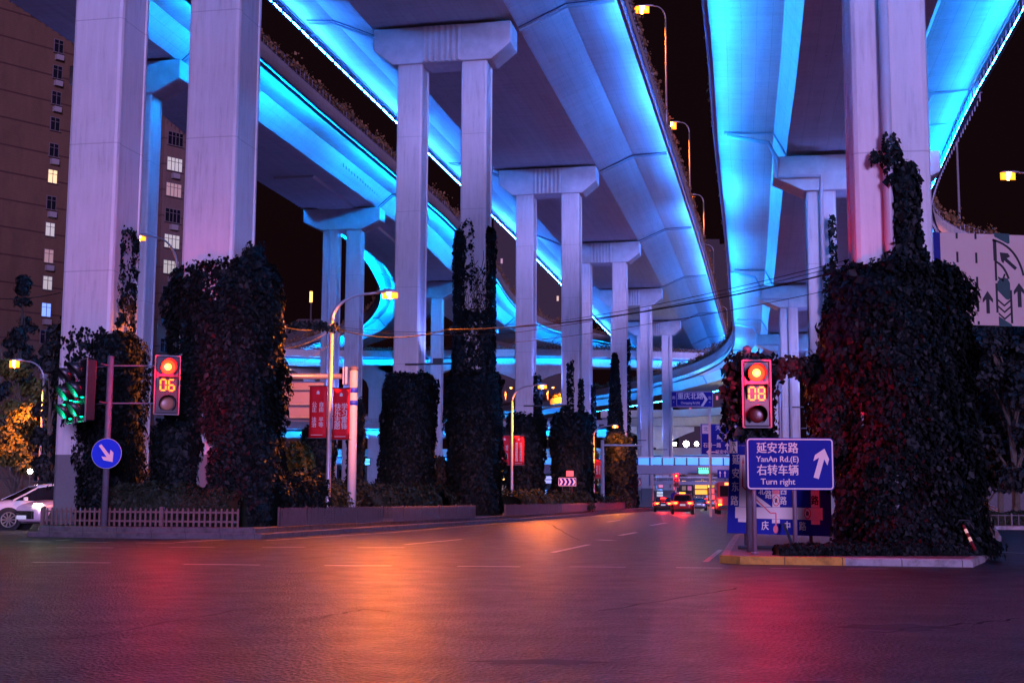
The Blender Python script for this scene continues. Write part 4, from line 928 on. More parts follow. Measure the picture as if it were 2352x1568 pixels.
# ================================================================= TRAFFIC SIGNALS
SEG = {'0': 'abcdef', '6': 'acdefg', '8': 'abcdefg'}
def digit(m, ch, O, R, U, w_, h_, t_):
    a, b = w_/2, h_/2
    S = {'a': ((-a, b), (a, b)), 'b': ((a, b), (a, 0)), 'c': ((a, 0), (a, -b)), 'd': ((-a, -b), (a, -b)), 'e': ((-a, 0), (-a, -b)), 'f': ((-a, b), (-a, 0)), 'g': ((-a, 0), (a, 0))}
    Nn = R.cross(U)
    for s_ in SEG[ch]:
        (x0, y0), (x1, y1) = S[s_]; k = .12
        x0, x1 = x0+(x1-x0)*k, x1-(x1-x0)*k; y0, y1 = y0+(y1-y0)*k, y1-(y1-y0)*k
        m.bar(O+R*x0+U*y0+Nn*.01, O+R*x1+U*y1+Nn*.01, t_, t_)
def signal(label, C, face, mod, lit, num=None, hood=.9, border=True, unlit=None):
    """C centre; face = facing direction (xy); mod = module size; lit = list of 3 materials or None ; middle may be numbers"""
    F = Vector((face[0], face[1], 0)).normalized(); U = Vector((0, 0, 1)); R = U.cross(F).normalized(); R = Vector((-F.y, F.x, 0)); R = U.cross(F)
    C = Vector(C); t = thing('traffic_signal', label, 'traffic signal', tuple(C-U*mod*1.6))
    w_, h_, dp = mod*1.28, mod*3.25, mod*.5
    Mx = Matrix((R, F, U)).transposed()
    m = MB(); m.box(C-F*dp/2, (w_, dp, h_), M=Mx); m.build('housing', M_BLACK, t, bevel=.02)
    if border:
        m = MB(); b_ = .022+mod*.03
        for (a, b) in (((-1, -1), (1, -1)), ((1, -1), (1, 1)), ((1, 1), (-1, 1)), ((-1, 1), (-1, -1))):
            m.bar(C+R*(a[0]*w_*.54)+U*(a[1]*h_*.515)+F*.01, C+R*(b[0]*w_*.54)+U*(b[1]*h_*.515)+F*.01, b_, b_)
        m.build('border', plain('signal_border', (.16, .15, .16), .6), t)
    for k in range(3):
        cc = C+U*(mod*1.04*(1-k)); what = lit[k]
        if what == 'num':
            m = MB(); Rv = R if R.x*1 > 0 else R
            Rr = F.cross(U)*-1
            for i, ch in enumerate(num): digit(m, ch, cc+F*.02+Rr*((i-.5)*mod*.46), Rr, U, mod*.3, mod*.62, mod*.075)
            m.build('countdown', E_REDD if lit[0] is E_RED else E_GREEN, t)
            hm = MB(); r = mod*.5
            for (a, b) in (((-1, .9), (1, .9)), ((-1, .9), (-1, -.5)), ((1, .9), (1, -.5))):
                p0 = cc+R*a[0]*r+U*a[1]*r; p1 = cc+R*b[0]*r+U*b[1]*r; ext = F*mod*hood*.55
                hm.add([p0, p1, p1+ext*(1 if b[1] > 0 else .25), p0+ext], [(0, 1, 2, 3)])
            o = hm.build('visor', M_BLACK, t); md = o.modifiers.new('s', 'SOLIDIFY'); md.thickness = .012
            continue
        m = MB(); n = 22; r = mod*.42; rings = []
        for q in range(5):
            a = q/4*PI/2; rings.append([cc+F*(.01+mod*.10*math.sin(a))+(R*math.cos(2*PI*i/n)+U*math.sin(2*PI*i/n))*r*max(.02, math.cos(a)) for i in range(n)])
        if what is E_RED:
            mc = MB(); rc = [[cc+F*(.012+mod*.11*math.cos(q_*PI/8*.9))+(R*math.cos(2*PI*i/n)+U*math.sin(2*PI*i/n))*r*.66*math.sin(q_*PI/8)/1.0 for i in range(n)] for q_ in (4, 3, 2, 1)]
            mc.loft(rc); mc.build('lamp_core', E_REDC, t, smooth=True)
        if what is E_RED and mod < .6: 
            l = bpy.data.lights.new('lens_light', 'POINT'); l.energy = 520; l.color = (1, .0, .03); l.shadow_soft_size = .1
            lo = bpy.data.objects.new('lens_light', l); COL.objects.link(lo); lo.parent = t; lo.location = cc+F*(mod*hood+.32)-ORG[t.name]
        if what is E_GREEN:
            l = bpy.data.lights.new('lens_light', 'POINT'); l.energy = 60; l.color = (.0, 1, .45); l.shadow_soft_size = .08
            lo = bpy.data.objects.new('lens_light', l); COL.objects.link(lo); lo.parent = t; lo.location = cc+F*mod*.25-ORG[t.name]
        m.loft(rings); m.build('lens', what or unlit or plain('unlit_lens', (.10, .03, .03), .25), t, smooth=True)
        hm = MB(); r2 = mod*.47; K = 20; a0, a1 = math.radians(-50), math.radians(230); A_ = []; B_ = []
        for i in range(K+1):
            a = a0+(a1-a0)*i/K; v = (R*math.cos(a)+U*math.sin(a))*r2; A_.append(cc+v); B_.append(cc+v+F*mod*hood*(.28+.72*max(0, math.sin(a)*.5+.5)**1.1)+U*(-.02))
        hm.add(A_+B_, [(i, i+1, K+1+i+1, K+1+i) for i in range(K)]); o = hm.build('visor', M_BLACK, t, smooth=True); md = o.modifiers.new('s', 'SOLIDIFY'); md.thickness = .012
    return t
sigR = GY(1738, 904, 27.4)
signal('large red signal showing a red disc above the number 08, on the right island', sigR, (-.08, -1), .42, [E_RED, 'num', None], '08', unlit=plain('unlit_dark_red', (.16, .01, .01), .3))
t = thing('signal_pole', 'signal pole behind the blue YanAn road sign', 'pole', (sigR.x-.1, 27.9, .15))
m = MB(); m.tube([(sigR.x-.1, 27.9, .15), (sigR.x-.1, 27.9, sigR.z+.95)], .075, 12); m.build('shaft', M_GREYP, t, smooth=True)
m = MB(); m.tube([(sigR.x-.1, 27.9, sigR.z+.93), (sigR.x-.1, 27.9, sigR.z+1.02), (sigR.x-.1, 27.9, sigR.z+1.08)], [.095, .095, .03], 12); m.build('cap', M_GREYP, t, smooth=True)
m = MB(); m.bar((sigR.x-.1, 27.9, sigR.z+.4), (sigR.x, 27.5, sigR.z+.4), .05); m.bar((sigR.x-.1, 27.9, sigR.z-.5), (sigR.x, 27.5, sigR.z-.5), .05); m.build('bracket', M_GREYP, t)
p = GY(1692, 900, 28.2)
signal('side facing signal left of the signal numbered 08, its back in shadow', p, (-1, .15), .36, [None, None, None], hood=1.0, border=False)
sigL = GY(384, 884, 40.3)
signal('red signal showing number 06 in front of the ivy cloak at left', sigL, (.42, -1), .54, [E_RED, 'num', None], '06', unlit=plain('unlit_amber', (.35, .16, .10), .35))
VG = plain('visor_green_spill', (.03, .035, .035), .45)
g1 = GY(190, 896, 39.9); g2 = GY(164, 905, 41.2)
signal('green signal in profile with pale visor tops, nearer one of the left pair', g1, (-.88, -.62), .57, [None, E_GREEN, E_GREEN], hood=.95)
signal('green signal in profile, farther one of the left pair', g2, (-.80, -.66), .55, [None, E_GREEN, E_GREEN], hood=.95)
pl = GY(243, 1100, 40.6)
t = thing('signal_pole', 'pole carrying the round blue arrow sign and the left signals', 'pole', (pl.x, 40.6, ZI))
m = MB(); m.tube([(pl.x, 40.6, ZI), (pl.x, 40.6, 5.6)], .10, 12); m.build('shaft', M_GREYP, t, smooth=True)
m = MB()
for zz in (sigL.z-.55, sigL.z+.62):
    m.bar((pl.x, 40.6, zz), (g1.x+.5, g1.y+.1, zz), .035); m.bar((pl.x, 40.6, zz), (g2.x+.6, g2.y, zz), .03); m.bar((pl.x, 40.6, zz), (sigL.x+.1, sigL.y+.2, zz), .035)
m.build('bracket', M_GREYP, t)
# round blue sign
rs = GY(245, 1041, 40.35)
t = thing('arrow_sign', 'round blue sign with white arrow pointing down right', 'road sign', (rs.x, 40.35, rs.z-.46))
m = MB(); m.disc((rs.x, 40.35, rs.z), .465, (0, -1, 0), .02, 40); m.build('rim', M_WHITEP, t)
m = MB(); m.disc((rs.x, 40.336, rs.z), .45, (0, -1, 0), .02, 40); m.build('panel', plain('round_sign_blue', (.015, .05, .62), .4), t)
m = MB(); a = math.radians(-52); ar = [(-.33, -.035), (.06, -.05), (.06, -.02), (.02, -.17), (.12, -.17), (.34, 0), (.12, .17), (.02, .17), (.06, .05), (-.33, .035)]
ar = [(-.33, -.045), (.1, -.055), (-.02, -.17), (.11, -.19), (.33, 0), (.11, .19), (-.02, .17), (.1, .055), (-.33, .045)]
m.plate([(x_*math.cos(a)-y_*math.sin(a), x_*math.sin(a)+y_*math.cos(a)) for x_, y_ in ar], Vector((rs.x, 40.32, rs.z)), Vector((1, 0, 0)), Vector((0, 0, 1)), .004, .006); m.build('arrow', M_SIGNW, t)

# ================================================================= SIGNS
U3 = Vector((0, 0, 1))
def rrect(w_, h_, r, n=5):
    pts = []
    for cx_, cy_, a0 in ((w_/2-r, -h_/2+r, -90), (w_/2-r, h_/2-r, 0), (-w_/2+r, h_/2-r, 90), (-w_/2+r, -h_/2+r, 180)):
        for i in range(n+1):
            a = math.radians(a0+90*i/n); pts.append((cx_+r*math.cos(a), cy_+r*math.sin(a)))
    return pts
def framed(m, w_, h_, r, b_, O, R, U, off, t_):
    o_ = rrect(w_, h_, r); i_ = rrect(w_-2*b_, h_-2*b_, max(.01, r-b_)); Nn = R.cross(U).normalized(); n = len(o_)
    vs = [O+R*u+U*v+Nn*(off+t_) for u, v in o_]+[O+R*u+U*v+Nn*(off+t_) for u, v in i_]
    m.add(vs, [(i, (i+1) % n, n+(i+1) % n, n+i) for i in range(n)])
# main sign
YS = 26.8; c = GY(1815, 1065, YS); R = Vector((.999, .03, 0)).normalized(); sw, sh = 1.80, 1.06
t = thing('road_sign', 'blue white bordered sign reading YanAn Rd (E) Turn right with slanted arrow', 'road sign', (c.x, YS, .15))
m = MB(); m.plate(rrect(sw, sh, .08), c, R, U3, .03, -.03); m.build('panel', M_BLUE, t)
m = MB(); framed(m, sw-.03, sh-.03, .07, .026, c, R, U3, .003, .002); m.build('border', M_SIGNW, t)
text_mesh('延安东路', .235, c+R*-.26+U3*.31, R, U3, M_SIGNW, t, bold=.005, sx=.92, name='lettering')
text_mesh('YanAn Rd.(E)', .165, c+R*-.26+U3*.092, R, U3, M_SIGNW, t, bold=.003, sx=.98)
text_mesh('右转车辆', .235, c+R*-.26+U3*-.14, R, U3, M_SIGNW, t, bold=.005, sx=.92)
text_mesh('Turn right', .17, c+R*-.26+U3*-.365, R, U3, M_SIGNW, t, bold=.003, sx=1.0)
m = MB(); a = math.radians(-17)
ar = [(-.055, -.32), (.055, -.32), (.055, .10), (.15, .0), (.15, .13), (0, .31), (-.15, .13), (-.15, .0), (-.055, .10)]
m.plate([(x_*math.cos(a)-y_*math.sin(a), x_*math.sin(a)+y_*math.cos(a)) for x_, y_ in ar], c+R*.62+U3*.02, R, U3, .003, .004); m.build('arrow', M_SIGNW, t)
for px in (1733, 1826):
    q = GY(px, 1200, YS+.06); m = MB(); m.tube([(q.x, YS+.06, .15), (q.x, YS+.06, c.z+.4)], .045, 12); m.tube([(q.x, YS+.06, .15), (q.x, YS+.06, .2)], .08, 12); m.build('post', M_RAILW if 0 else plain('sign_post_paint', (.22, .14, .17), .5, var=.2), t, smooth=True)
# big route board behind it
YR = 30.2; c = GY(1789, 1134, YR); R = Vector((1, .05, 0)).normalized(); k = YR/3000
def rp(px, py): # board coords from photo pixels
    return ((px-1789)*k, (1134-py)*k)
t = thing('route_board', 'large blue route board with white road diagram and red line, behind the turn right sign', 'road sign', (c.x, YR, .4))
def zp(zx, zy): return ((1800+zx/2.903)/1.0884, (860+zy/2.903)/1.0884)
def zr(zx, zy): return rp(*zp(zx, zy))
def at(zx, zy): q = zr(zx, zy); return c+R*q[0]+U3*q[1]
def zpoly(name, mat, pts, off, th=.003):
    q = [zr(*p_) for p_ in pts]; ar_ = sum(q[i][0]*q[(i+1) % len(q)][1]-q[(i+1) % len(q)][0]*q[i][1] for i in range(len(q)))
    m = MB(); m.plate(q if ar_ > 0 else q[::-1], c, R, U3, th, off); return m.build(name, mat, t)
zpoly('panel', M_BLUE, [(47, 1366), (808, 1388), (808, 760), (130, 740), (130, 795), (75, 795)], -.04, .04)
zpoly('tab', M_BLUED, [(131, 708), (192, 708), (192, 739), (131, 739)], -.03, .03)
zpoly('white_tab', M_SIGNW, [(75, 710), (130, 710), (130, 794), (75, 794)], -.02, .02)
for k_, pts in enumerate([[(147, 808), (187, 808), (186, 1178), (135, 1178)], [(187, 1040), (372, 1178), (300, 1178), (187, 1100)], [(108, 1180), (743, 1184), (743, 1272), (106, 1258)], [(127, 1259), (185, 1260), (185, 1288), (127, 1286)],
    [(373, 1266), (430, 1267), (430, 1294), (373, 1294)], [(657, 1271), (722, 1272), (722, 1304), (657, 1303)], [(660, 1055), (722, 1055), (722, 1182), (660, 1181)], [(378, 1055), (432, 1055), (432, 1180), (378, 1180)]]):
    zpoly('diagram_road', M_SIGNW, pts, .003+.0002*k_)
def redline(pts, wd, off):
    m = MB(); Nn = R.cross(U3)
    for i in range(len(pts)-1): m.bar(at(*pts[i])+Nn*off, at(*pts[i+1])+Nn*off, .006, wd)
    return m
m = redline([(169, 850), (163, 1035), (362, 1222), (402, 1222), (401, 1310)], .03, .011)
q = [zr(180, 868), zr(171, 812), zr(160, 868)]; m.plate(q, c, R, U3, .004, .008)
q0 = zr(398, 1338); m.plate([(q0[0]+.058*math.cos(i*PI/8), q0[1]+.09*math.sin(i*PI/8)) for i in range(16)], c, R, U3, .003, .012); m.build('red_route', M_SIGNR, t)
zpoly('red_block', M_SIGNR, [(380, 1050), (432, 1050), (432, 1088), (380, 1088)], .009)
for ch, zx, zy in [('延', 118, 845), ('安', 114, 945), ('东', 109, 1040), ('路', 102, 1140)]: text_mesh(ch, .24, at(zx, zy), R, U3, M_SIGNW, t, bold=.006, sx=.74, off=.008)
for ch, zx, zy in [('重', 222, 1314), ('庆', 322, 1316), ('中', 482, 1318), ('路', 595, 1320)]: text_mesh(ch, .22, at(zx, zy), R, U3, M_SIGNW, t, bold=.005, sx=.78, off=.008)
for ch, zx, zy in [('北', 300, 1066), ('路', 350, 1095), ('西', 460, 1066), ('路', 458, 1138)]: text_mesh(ch, .21, at(zx, zy), R, U3, M_SIGNW, t, bold=.005, sx=.75, off=.008)
text_mesh('路', .23, at(688, 1136), R, U3, M_SIGNK, t, bold=.006, sx=.78, off=.010)
text_mesh('东\n人', .15, at(104, 752), R, U3, M_SIGNK, t, bold=.004, sx=.8, off=.004)
for zx, zy in ((405, 1133), (631, 1224)):
    q = zr(zx, zy); n = 20; Nn = R.cross(U3); m = MB()
    ro = [(q[0]+.085*math.cos(2*PI*i/n), q[1]+.13*math.sin(2*PI*i/n)) for i in range(n)]; ri = [(q[0]+.066*math.cos(2*PI*i/n), q[1]+.105*math.sin(2*PI*i/n)) for i in range(n)]
    m.add([c+R*u+U3*v+Nn*.0135 for u, v in ro]+[c+R*u+U3*v+Nn*.0135 for u, v in ri], [(i, (i+1) % n, n+(i+1) % n, n+i) for i in range(n)])
    m.bar(at(zx-17, zy-26)+Nn*.0145, at(zx+17, zy+26)+Nn*.0145, .004, .015); m.build('ban_ring', M_SIGNR, t)
    m = MB(); m.plate(ri, c, R, U3, .002, .009); m.build('ban_disc', M_SIGNW, t)
    m = MB(); m.plate([(q[0]-.03, q[1]-.045), (q[0]+.03, q[1]-.045), (q[0]+.03, q[1]+.015), (q[0]+.018, q[1]+.05), (q[0]-.018, q[1]+.05), (q[0]-.03, q[1]+.015)], c, R, U3, .0015, .0115); m.build('ban_symbol', M_SIGNK, t)
for px in (1713, 1862):
    q = GY(px, 1220, YR+.1); m = MB(); m.tube([(q.x, YR+.1, .15), (q.x, YR+.1, c.z)], .04, 10); m.build('post', M_DARK, t)
q0, q1 = GY(1700, 1247, 29.0), GY(1850, 1247, 29.0); m = MB(); m.tube([(q0.x, 29.3, .2), (q1.x, 29.3, .2)], .04, 8); m.tube([(GY(1800, 1200, 30).x, 30.0, .7), (GY(1822, 1240, 29.3).x, 29.3, .2)], .035, 8); m.build('brace', M_DARK, t)

# white lane board at right
YW = 48.0; c = GY(2330, 640, YW); R = Vector((1, -.0, 0)); k = YW/3000
t = thing('lane_board', 'large pale board with black lane arrows and dashed lines at the right edge', 'road sign', (c.x, YW, c.z-1.8))
def wp(px, py): return ((px-2330)*k, (640-py)*k)
def wpoly(name, mat, polys, off, th=.004):
    m = MB()
    for pg in polys:
        q = [wp(*z) for z in pg]; ar_ = sum(q[i][0]*q[(i+1) % len(q)][1]-q[(i+1) % len(q)][0]*q[i][1] for i in range(len(q)))
        m.plate(q if ar_ > 0 else q[::-1], c, R, U3, th, off)
    return m.build(name, mat, t)
wpoly('panel', plain('lane_board_lamplit_white', (.50, .36, .30), .6), [[(2145, 531), (2600, 545), (2600, 757), (2145, 747)]], -.05, .05)  # white board; the pinkish streetlight on it is put into the panel colour
wpoly('blue_edge', M_BLUED, [[(2145, 531), (2160, 531.5), (2160, 747), (2145, 746.5)]], .002)
dash = []
for x_, ys in ((2199, ((532, 546), (577, 602), (745, 751))), (2243, ((534, 547), (579, 604), (636, 661), (694, 718), (740, 748)))):
    for y0, y1 in ys: dash.append([(x_-2.5, y0), (x_+2.5, y0), (x_+2.5, y1), (x_-2.5, y1)])
def arrow(cx_, top, bot, hw=12, sw_=4): return [(cx_-sw_, bot), (cx_-sw_, top+20), (cx_-hw, top+28), (cx_-hw, top+19), (cx_, top), (cx_+hw, top+19), (cx_+hw, top+28), (cx_+sw_, top+20), (cx_+sw_, bot)]
dash += [arrow(2224, 667, 720), arrow(2266, 669, 722), arrow(2340, 650, 707, 13, 4.5)]
dash += [[(2283, 548), (2291, 548), (2291, 598), (2283, 598)], [(2285, 598), (2290, 598), (2290, 645), (2285, 645)], [(2285, 651), (2290, 651), (2290, 720), (2285, 720)], [(2318, 667), (2323, 667), (2323, 745), (2318, 745)]]
def arc_band(p0, p1, p2, wd, n=12):
    A_ = []
    for i in range(n+1):
        s_ = i/n; A_.append(((1-s_)**2*p0[0]+2*s_*(1-s_)*p1[0]+s_*s_*p2[0], (1-s_)**2*p0[1]+2*s_*(1-s_)*p1[1]+s_*s_*p2[1]))
    outp = []
    for i in range(n): 
        (x0, y0), (x1, y1) = A_[i], A_[i+1]; d_ = math.hypot(x1-x0, y1-y0); nx_, ny_ = -(y1-y0)/d_*wd, (x1-x0)/d_*wd
        outp.append([(x0, y0), (x1, y1), (x1+nx_, y1+ny_), (x0+nx_, y0+ny_)])
    return outp
dash += arc_band((2283, 546), (2340, 560), (2354, 632), 5)+arc_band((2290, 598), (2310, 608), (2319, 640), 5)
dash += [[(2292, 640), (2306, 648), (2306, 643), (2292, 635)], [(2303, 648), (2310, 630), (2306, 628), (2300, 645)]]
for yy in (688, 703, 719): dash += [[(2290, yy), (2304, yy+13), (2304, yy+18), (2290, yy+5)], [(2304, yy+13), (2319, yy), (2319, yy+5), (2304, yy+18)]]
a = [(2332, 620), (2337, 614), (2314, 592), (2322, 588), (2317, 580), (2298, 578), (2301, 599), (2306, 604), (2308, 597)]; dash += [a]
for pg in dash: wpoly('lane_marking', M_SIGNK, [pg], .003)
for pg in ([[(2286, 532), (2322, 534), (2322, 556), (2318, 558), (2287, 541)], [(2290, 648), (2296, 640), (2306, 637), (2314, 640), (2319, 650), (2320, 686), (2314, 690), (2308, 688), (2290, 668)], [(2290, 728), (2320, 748), (2320, 752), (2290, 752)]]): wpoly('green_area', M_SIGNG, [pg], .002)
m = MB()
for zz in (c.z+1.0, c.z-1.0): m.bar((c.x-3, YW+.12, zz), (c.x+5, YW+.12, zz), .12)
m.build('frame', M_STEEL, t)
m = MB(); m.tube([(c.x+4.6, YW+.3, 0), (c.x+4.6, YW+.3, c.z+1.6)], .2, 14); m.build('mast', M_STEEL, t)

# Chongqing road sign far
def road_sign_far(label, x0, y0, x1, y1, Y, deco):
    c = GY((x0+x1)/2, (y0+y1)/2, Y); k = Y/3000; w_, h_ = (x1-x0)*k, (y1-y0)*k
    t = thing('road_sign', label, 'road sign', (c.x, Y, c.z-h_/2)); R = Vector((1, 0, 0))
    m = MB(); m.plate(rrect(w_, h_, .05), c, R, U3, .06, -.06); m.build('panel', M_BLUE, t)
    m = MB(); framed(m, w_-.03, h_-.03, .05, .035, c, R, U3, .004, .003); m.build('border', plain('sign_border_dim', (.35, .34, .4), .5), t)
    deco(t, c, R, w_, h_); return t, c, w_, h_
MS = plain('sign_lettering_dim', (.5, .48, .55), .5)
def dq(t, c, R, w_, h_):
    text_mesh('重庆北路', .48, c+R*-.12+U3*.2, R, U3, MS, t, bold=.012, sx=.98)
    text_mesh('Chongqing Rd (N)', .24, c+R*-.12-U3*.26, R, U3, MS, t, bold=.004, sx=.78)
    text_mesh('南', .26, c-R*w_*.43+U3*.1, R, U3, MS, t); text_mesh('北', .26, c+R*w_*.42+U3*.1, R, U3, MS, t)
    text_mesh('S', .12, c-R*w_*.43-U3*.2, R, U3, MS, t); text_mesh('N', .12, c+R*w_*.42-U3*.2, R, U3, MS, t)
    m = MB(); m.plate([(.93, 0), (.66, -.5), (.82, -.5), (1.15, 0), (.82, .5), (.66, .5)], c, R, U3, .004, .006); m.build('arrow', MS, t)
    m = MB(); q = [(-w_*.36, -h_*.40), (w_*.21, -h_*.40), (w_*.32, 0), (w_*.21, h_*.40), (-w_*.36, h_*.40)]
    for i in range(5):
        a = c+R*q[i][0]+U3*q[i][1]; b = c+R*q[(i+1) % 5][0]+U3*q[(i+1) % 5][1]; m.bar(a+Vector((0, -.008, 0)), b+Vector((0, -.008, 0)), .01, .02)
    m.build('outline', MS, t)
t, c, w_, h_ = road_sign_far('blue Chongqing Rd (N) sign with pointed panel, above the far road', 1540.5, 898, 1638, 935.5, 95, dq)
m = MB(); m.tube([(c.x+1.3, 95.2, 0), (c.x+1.3, 95.2, c.z+.6)], .09, 10); m.build('post', M_WHITEP, t)
def dt(t, c, R, w_, h_):
    text_mesh('天目中路', .42, c+R*.1+U3*h_*.36, R, U3, MS, t, bold=.01); text_mesh('Tianmu Rd (M)', .2, c+R*.1+U3*h_*.22, R, U3, MS, t, sx=.85)
    text_mesh('威 海 路', .42, c+R*.1+U3*h_*.07, R, U3, MS, t, bold=.01); text_mesh('Weihai  Rd.', .2, c+R*.1-U3*h_*.05, R, U3, MS, t, sx=.85)
    text_mesh('石门一路', .38, c-R*w_*.27-U3*h_*.2, R, U3, MS, t, bold=.008, sx=.9); text_mesh('西藏中路', .38, c+R*w_*.32-U3*h_*.2, R, U3, MS, t, bold=.008, sx=.9); text_mesh('Xizang Rd', .18, c+R*w_*.33-U3*h_*.31, R, U3, MS, t)
    text_mesh('延安中(东)路', .3, c+R*.1-U3*h_*.41, R, U3, MS, t, bold=.006)
    m = MB(); m.plate([(-.28, -.33), (.28, -.33), (.28, .33), (-.28, .33)], c-R*(w_/2-.4)+U3*(h_/2-.42), R, U3, .004, .004); m.build('north_tab', MS, t)
    text_mesh('北', .36, c-R*(w_/2-.4)+U3*(h_/2-.42), R, U3, M_BLUED, t, off=.012)
    m = MB(); m.plate([(-.05, -.3), (.05, -.3), (.05, .05), (.16, -.02), (.16, .08), (0, .26), (-.16, .08), (-.16, -.02), (-.05, .05)], c-U3*h_*.22+R*.15, R, U3, .004, .004)
    m.plate([(.5, -.04), (.5, .04), (-.1, .05), (0, .18), (-.12, .2), (-.34, 0), (-.12, -.2), (0, -.18), (-.1, -.05)], c-R*w_*.30-U3*h_*.41, R, U3, .004, .004); m.build('arrow', MS, t)
t, c, w_, h_ = road_sign_far('larger blue direction board naming Tianmu and Weihai roads, behind the red signal', 1609.5, 973, 1722, 1044, 99, dt)
m = MB(); m.tube([(c.x+.8, 99.2, 0), (c.x+.8, 99.2, c.z+2.6)], .12, 10); m.build('post', M_WHITEP, t)
# small blue sign with arrows on far bridge, blue signs among piers
c = GY(1667, 1088, 148); t = thing('lane_sign', 'small blue lane arrow sign hanging on the far footbridge', 'road sign', tuple(c)); R = Vector((1, 0, 0))
m = MB(); m.plate(rrect(1.9, .95, .05), c, R, U3, .05); m.build('panel', M_BLUE, t)
m = MB()
for u in (-.65, -.1, .45): m.plate([(-.04, -.34), (.04, -.34), (.04, .1), (.13, .08), (0, .34), (-.13, .08), (-.04, .1)], c+R*u+Vector((0, -.052, 0)), R, U3, .004, .002)
m.build('arrow', M_SIGNW, t)
c = GY(980, 1020, 96); t = thing('notice_board', 'tall dark blue notice with small white writing beside the distant pier', 'sign', (c.x, 96, ZI)); m = MB(); m.plate(rrect(1.0, 2.2, .04), c, Vector((1, 0, 0)), U3, .05); m.build('panel', M_BLUED, t)
m = MB()
rgx = random.Random(9)
for r_ in range(5):
    for q in range(4): m.plate([(0, 0), (.12, 0), (.12, .09), (0, .09)], c+Vector((-.4+q*.2+rgx.uniform(0, .03), -.055, .85-r_*.22)), Vector((1, 0, 0)), U3, .003)
m.build('writing', MS, t); m = MB(); m.tube([(c.x, 96.05, ZI), (c.x, 96.05, c.z)], .05, 8); m.build('post', M_GREYP, t)
# chevron board
c = GY(1303, 1106, 97); t = thing('chevron_board', 'blue and white chevron board on two thin posts before the ivy', 'road sign', (c.x, 97, ZI)); R = Vector((1, 0, 0))
m = MB(); m.plate(rrect(1.32, .62, .03), c, R, U3, .03, -.03); m.build('panel', M_BLUE, t)
m = MB(); framed(m, 1.30, .6, .03, .03, c, R, U3, .003, .002)
for i in range(4):
    o_ = -.52+i*.31; m.plate([(o_-.06, -.24), (o_+.07, -.24), (o_+.20, 0), (o_+.07, .24), (o_-.06, .24), (o_+.07, 0)], c, R, U3, .003, .003)
m.build('chevrons', M_SIGNW, t)
for u in (-.35, .35): m = MB(); m.tube([(c.x+u, 97.05, ZI), (c.x+u, 97.05, c.z)], .03, 8); m.build('post', M_DARK, t)
c = GY(1309, 1087, 99.5); t = thing('red_sign', 'small glowing red square sign above the chevron board', 'sign', (c.x, 99.5, ZI)); m = MB(); m.plate(rrect(.55, .42, .04), c, R, U3, .05); m.build('panel', glow('red_sign_glow', (1, .08, .05), .8), t); m = MB(); m.tube([(c.x, 99.55, ZI), (c.x, 99.55, c.z)], .03, 8); m.build('post', M_DARK, t)
# no-turn round sign far
c = GY(1465, 1108, 150); t = thing('round_sign', 'round red ringed ban sign left of the bare grey column', 'road sign', (c.x, 150, ZI))
m = MB(); m.disc(tuple(c), .42, (0, -1, 0), .04, 28); m.build('rim', M_SIGNR, t); m = MB(); m.disc((c.x, c.y-.03, c.z), .32, (0, -1, 0), .03, 28); m.build('panel', M_SIGNW, t)
m = MB(); m.bar((c.x-.22, c.y-.05, c.z+.2), (c.x+.22, c.y-.05, c.z-.2), .01, .07); m.build('slash', M_SIGNR, t); m = MB(); m.tube([(c.x, 150.05, ZI), (c.x, 150.05, c.z)], .04, 8); m.build('post', M_GREYP, t)

# gantry with sign backs (left) ----------------------------------------
q = GY(808, 1105, 56); t = thing('sign_gantry', 'white gantry mast with two blue bands, arm and panel backs to the left', 'gantry', (q.x, 56, ZI))
zt_ = GY(812, 850, 56).z; m = MB(); m.tube([(q.x, 56, ZI), (q.x, 56, zt_)], [.20, .17], 16); m.build('mast', M_WHITEP, t, smooth=True)
m = MB(); m.tube([(q.x, 56, zt_), (q.x, 56, zt_+.12), (q.x, 56, zt_+.2)], [.21, .19, .05], 16); m.build('cap', M_GREYP, t, smooth=True)
for py in (896, 925):
    zb_ = GY(810, py, 56).z; m = MB(); m.tube([(q.x, 56, zb_-.1), (q.x, 56, zb_+.1)], .196, 16); m.build('blue_band', M_BLUEB, t, smooth=True)
za = GY(760, 863, 56).z; m = MB(); m.tube([(q.x-.3, 56, za-.02), (q.x-7, 56, za-.02)], .12, 12); m.build('arm', M_STEEL, t, smooth=True)
m = MB(); m.box((q.x-.3, 56, za), (.1, .5, .75)); m.box((q.x-.42, 56, za), (.06, .5, .75)); m.build('flange', M_STEEL, t)
pa, pb = GY(600, 875, 56.3), GY(742, 967, 56.3); m = MB(); m.box(((pa.x+pb.x)/2, 56.35, (pa.z+pb.z)/2), (pb.x-pa.x, .06, pa.z-pb.z)); m.build('panel', plain('panel_back', (.22, .17, .19), .5), t)
for py in (893, 928, 958): zz = GY(700, py, 56).z; m = MB(); m.tube([(pa.x, 56.2, zz), (pb.x+.25, 56.2, zz)], .05, 8); m.build('stiffener', M_STEEL, t)
# slim gantry far
q = GY(1384, 1145, 118); t = thing('sign_gantry', 'slim gantry mast beside the far ivy with a long thin arm', 'gantry', (q.x, 118, ZI)); zt_ = GY(1384, 1010, 118).z
m = MB(); m.tube([(q.x, 118, ZI), (q.x, 118, zt_)], [.2, .15], 12); m.build('mast', M_WHITEP, t); za = GY(1400, 1022, 118).z; m = MB(); m.tube([(q.x, 118, za), (q.x+3.6, 118, za)], .09, 8); m.build('arm', M_WHITEP, t)
m = MB(); m.box((q.x, 118, ZI+.25), (.9, .9, .5)); m.build('footing', M_KERB, t)

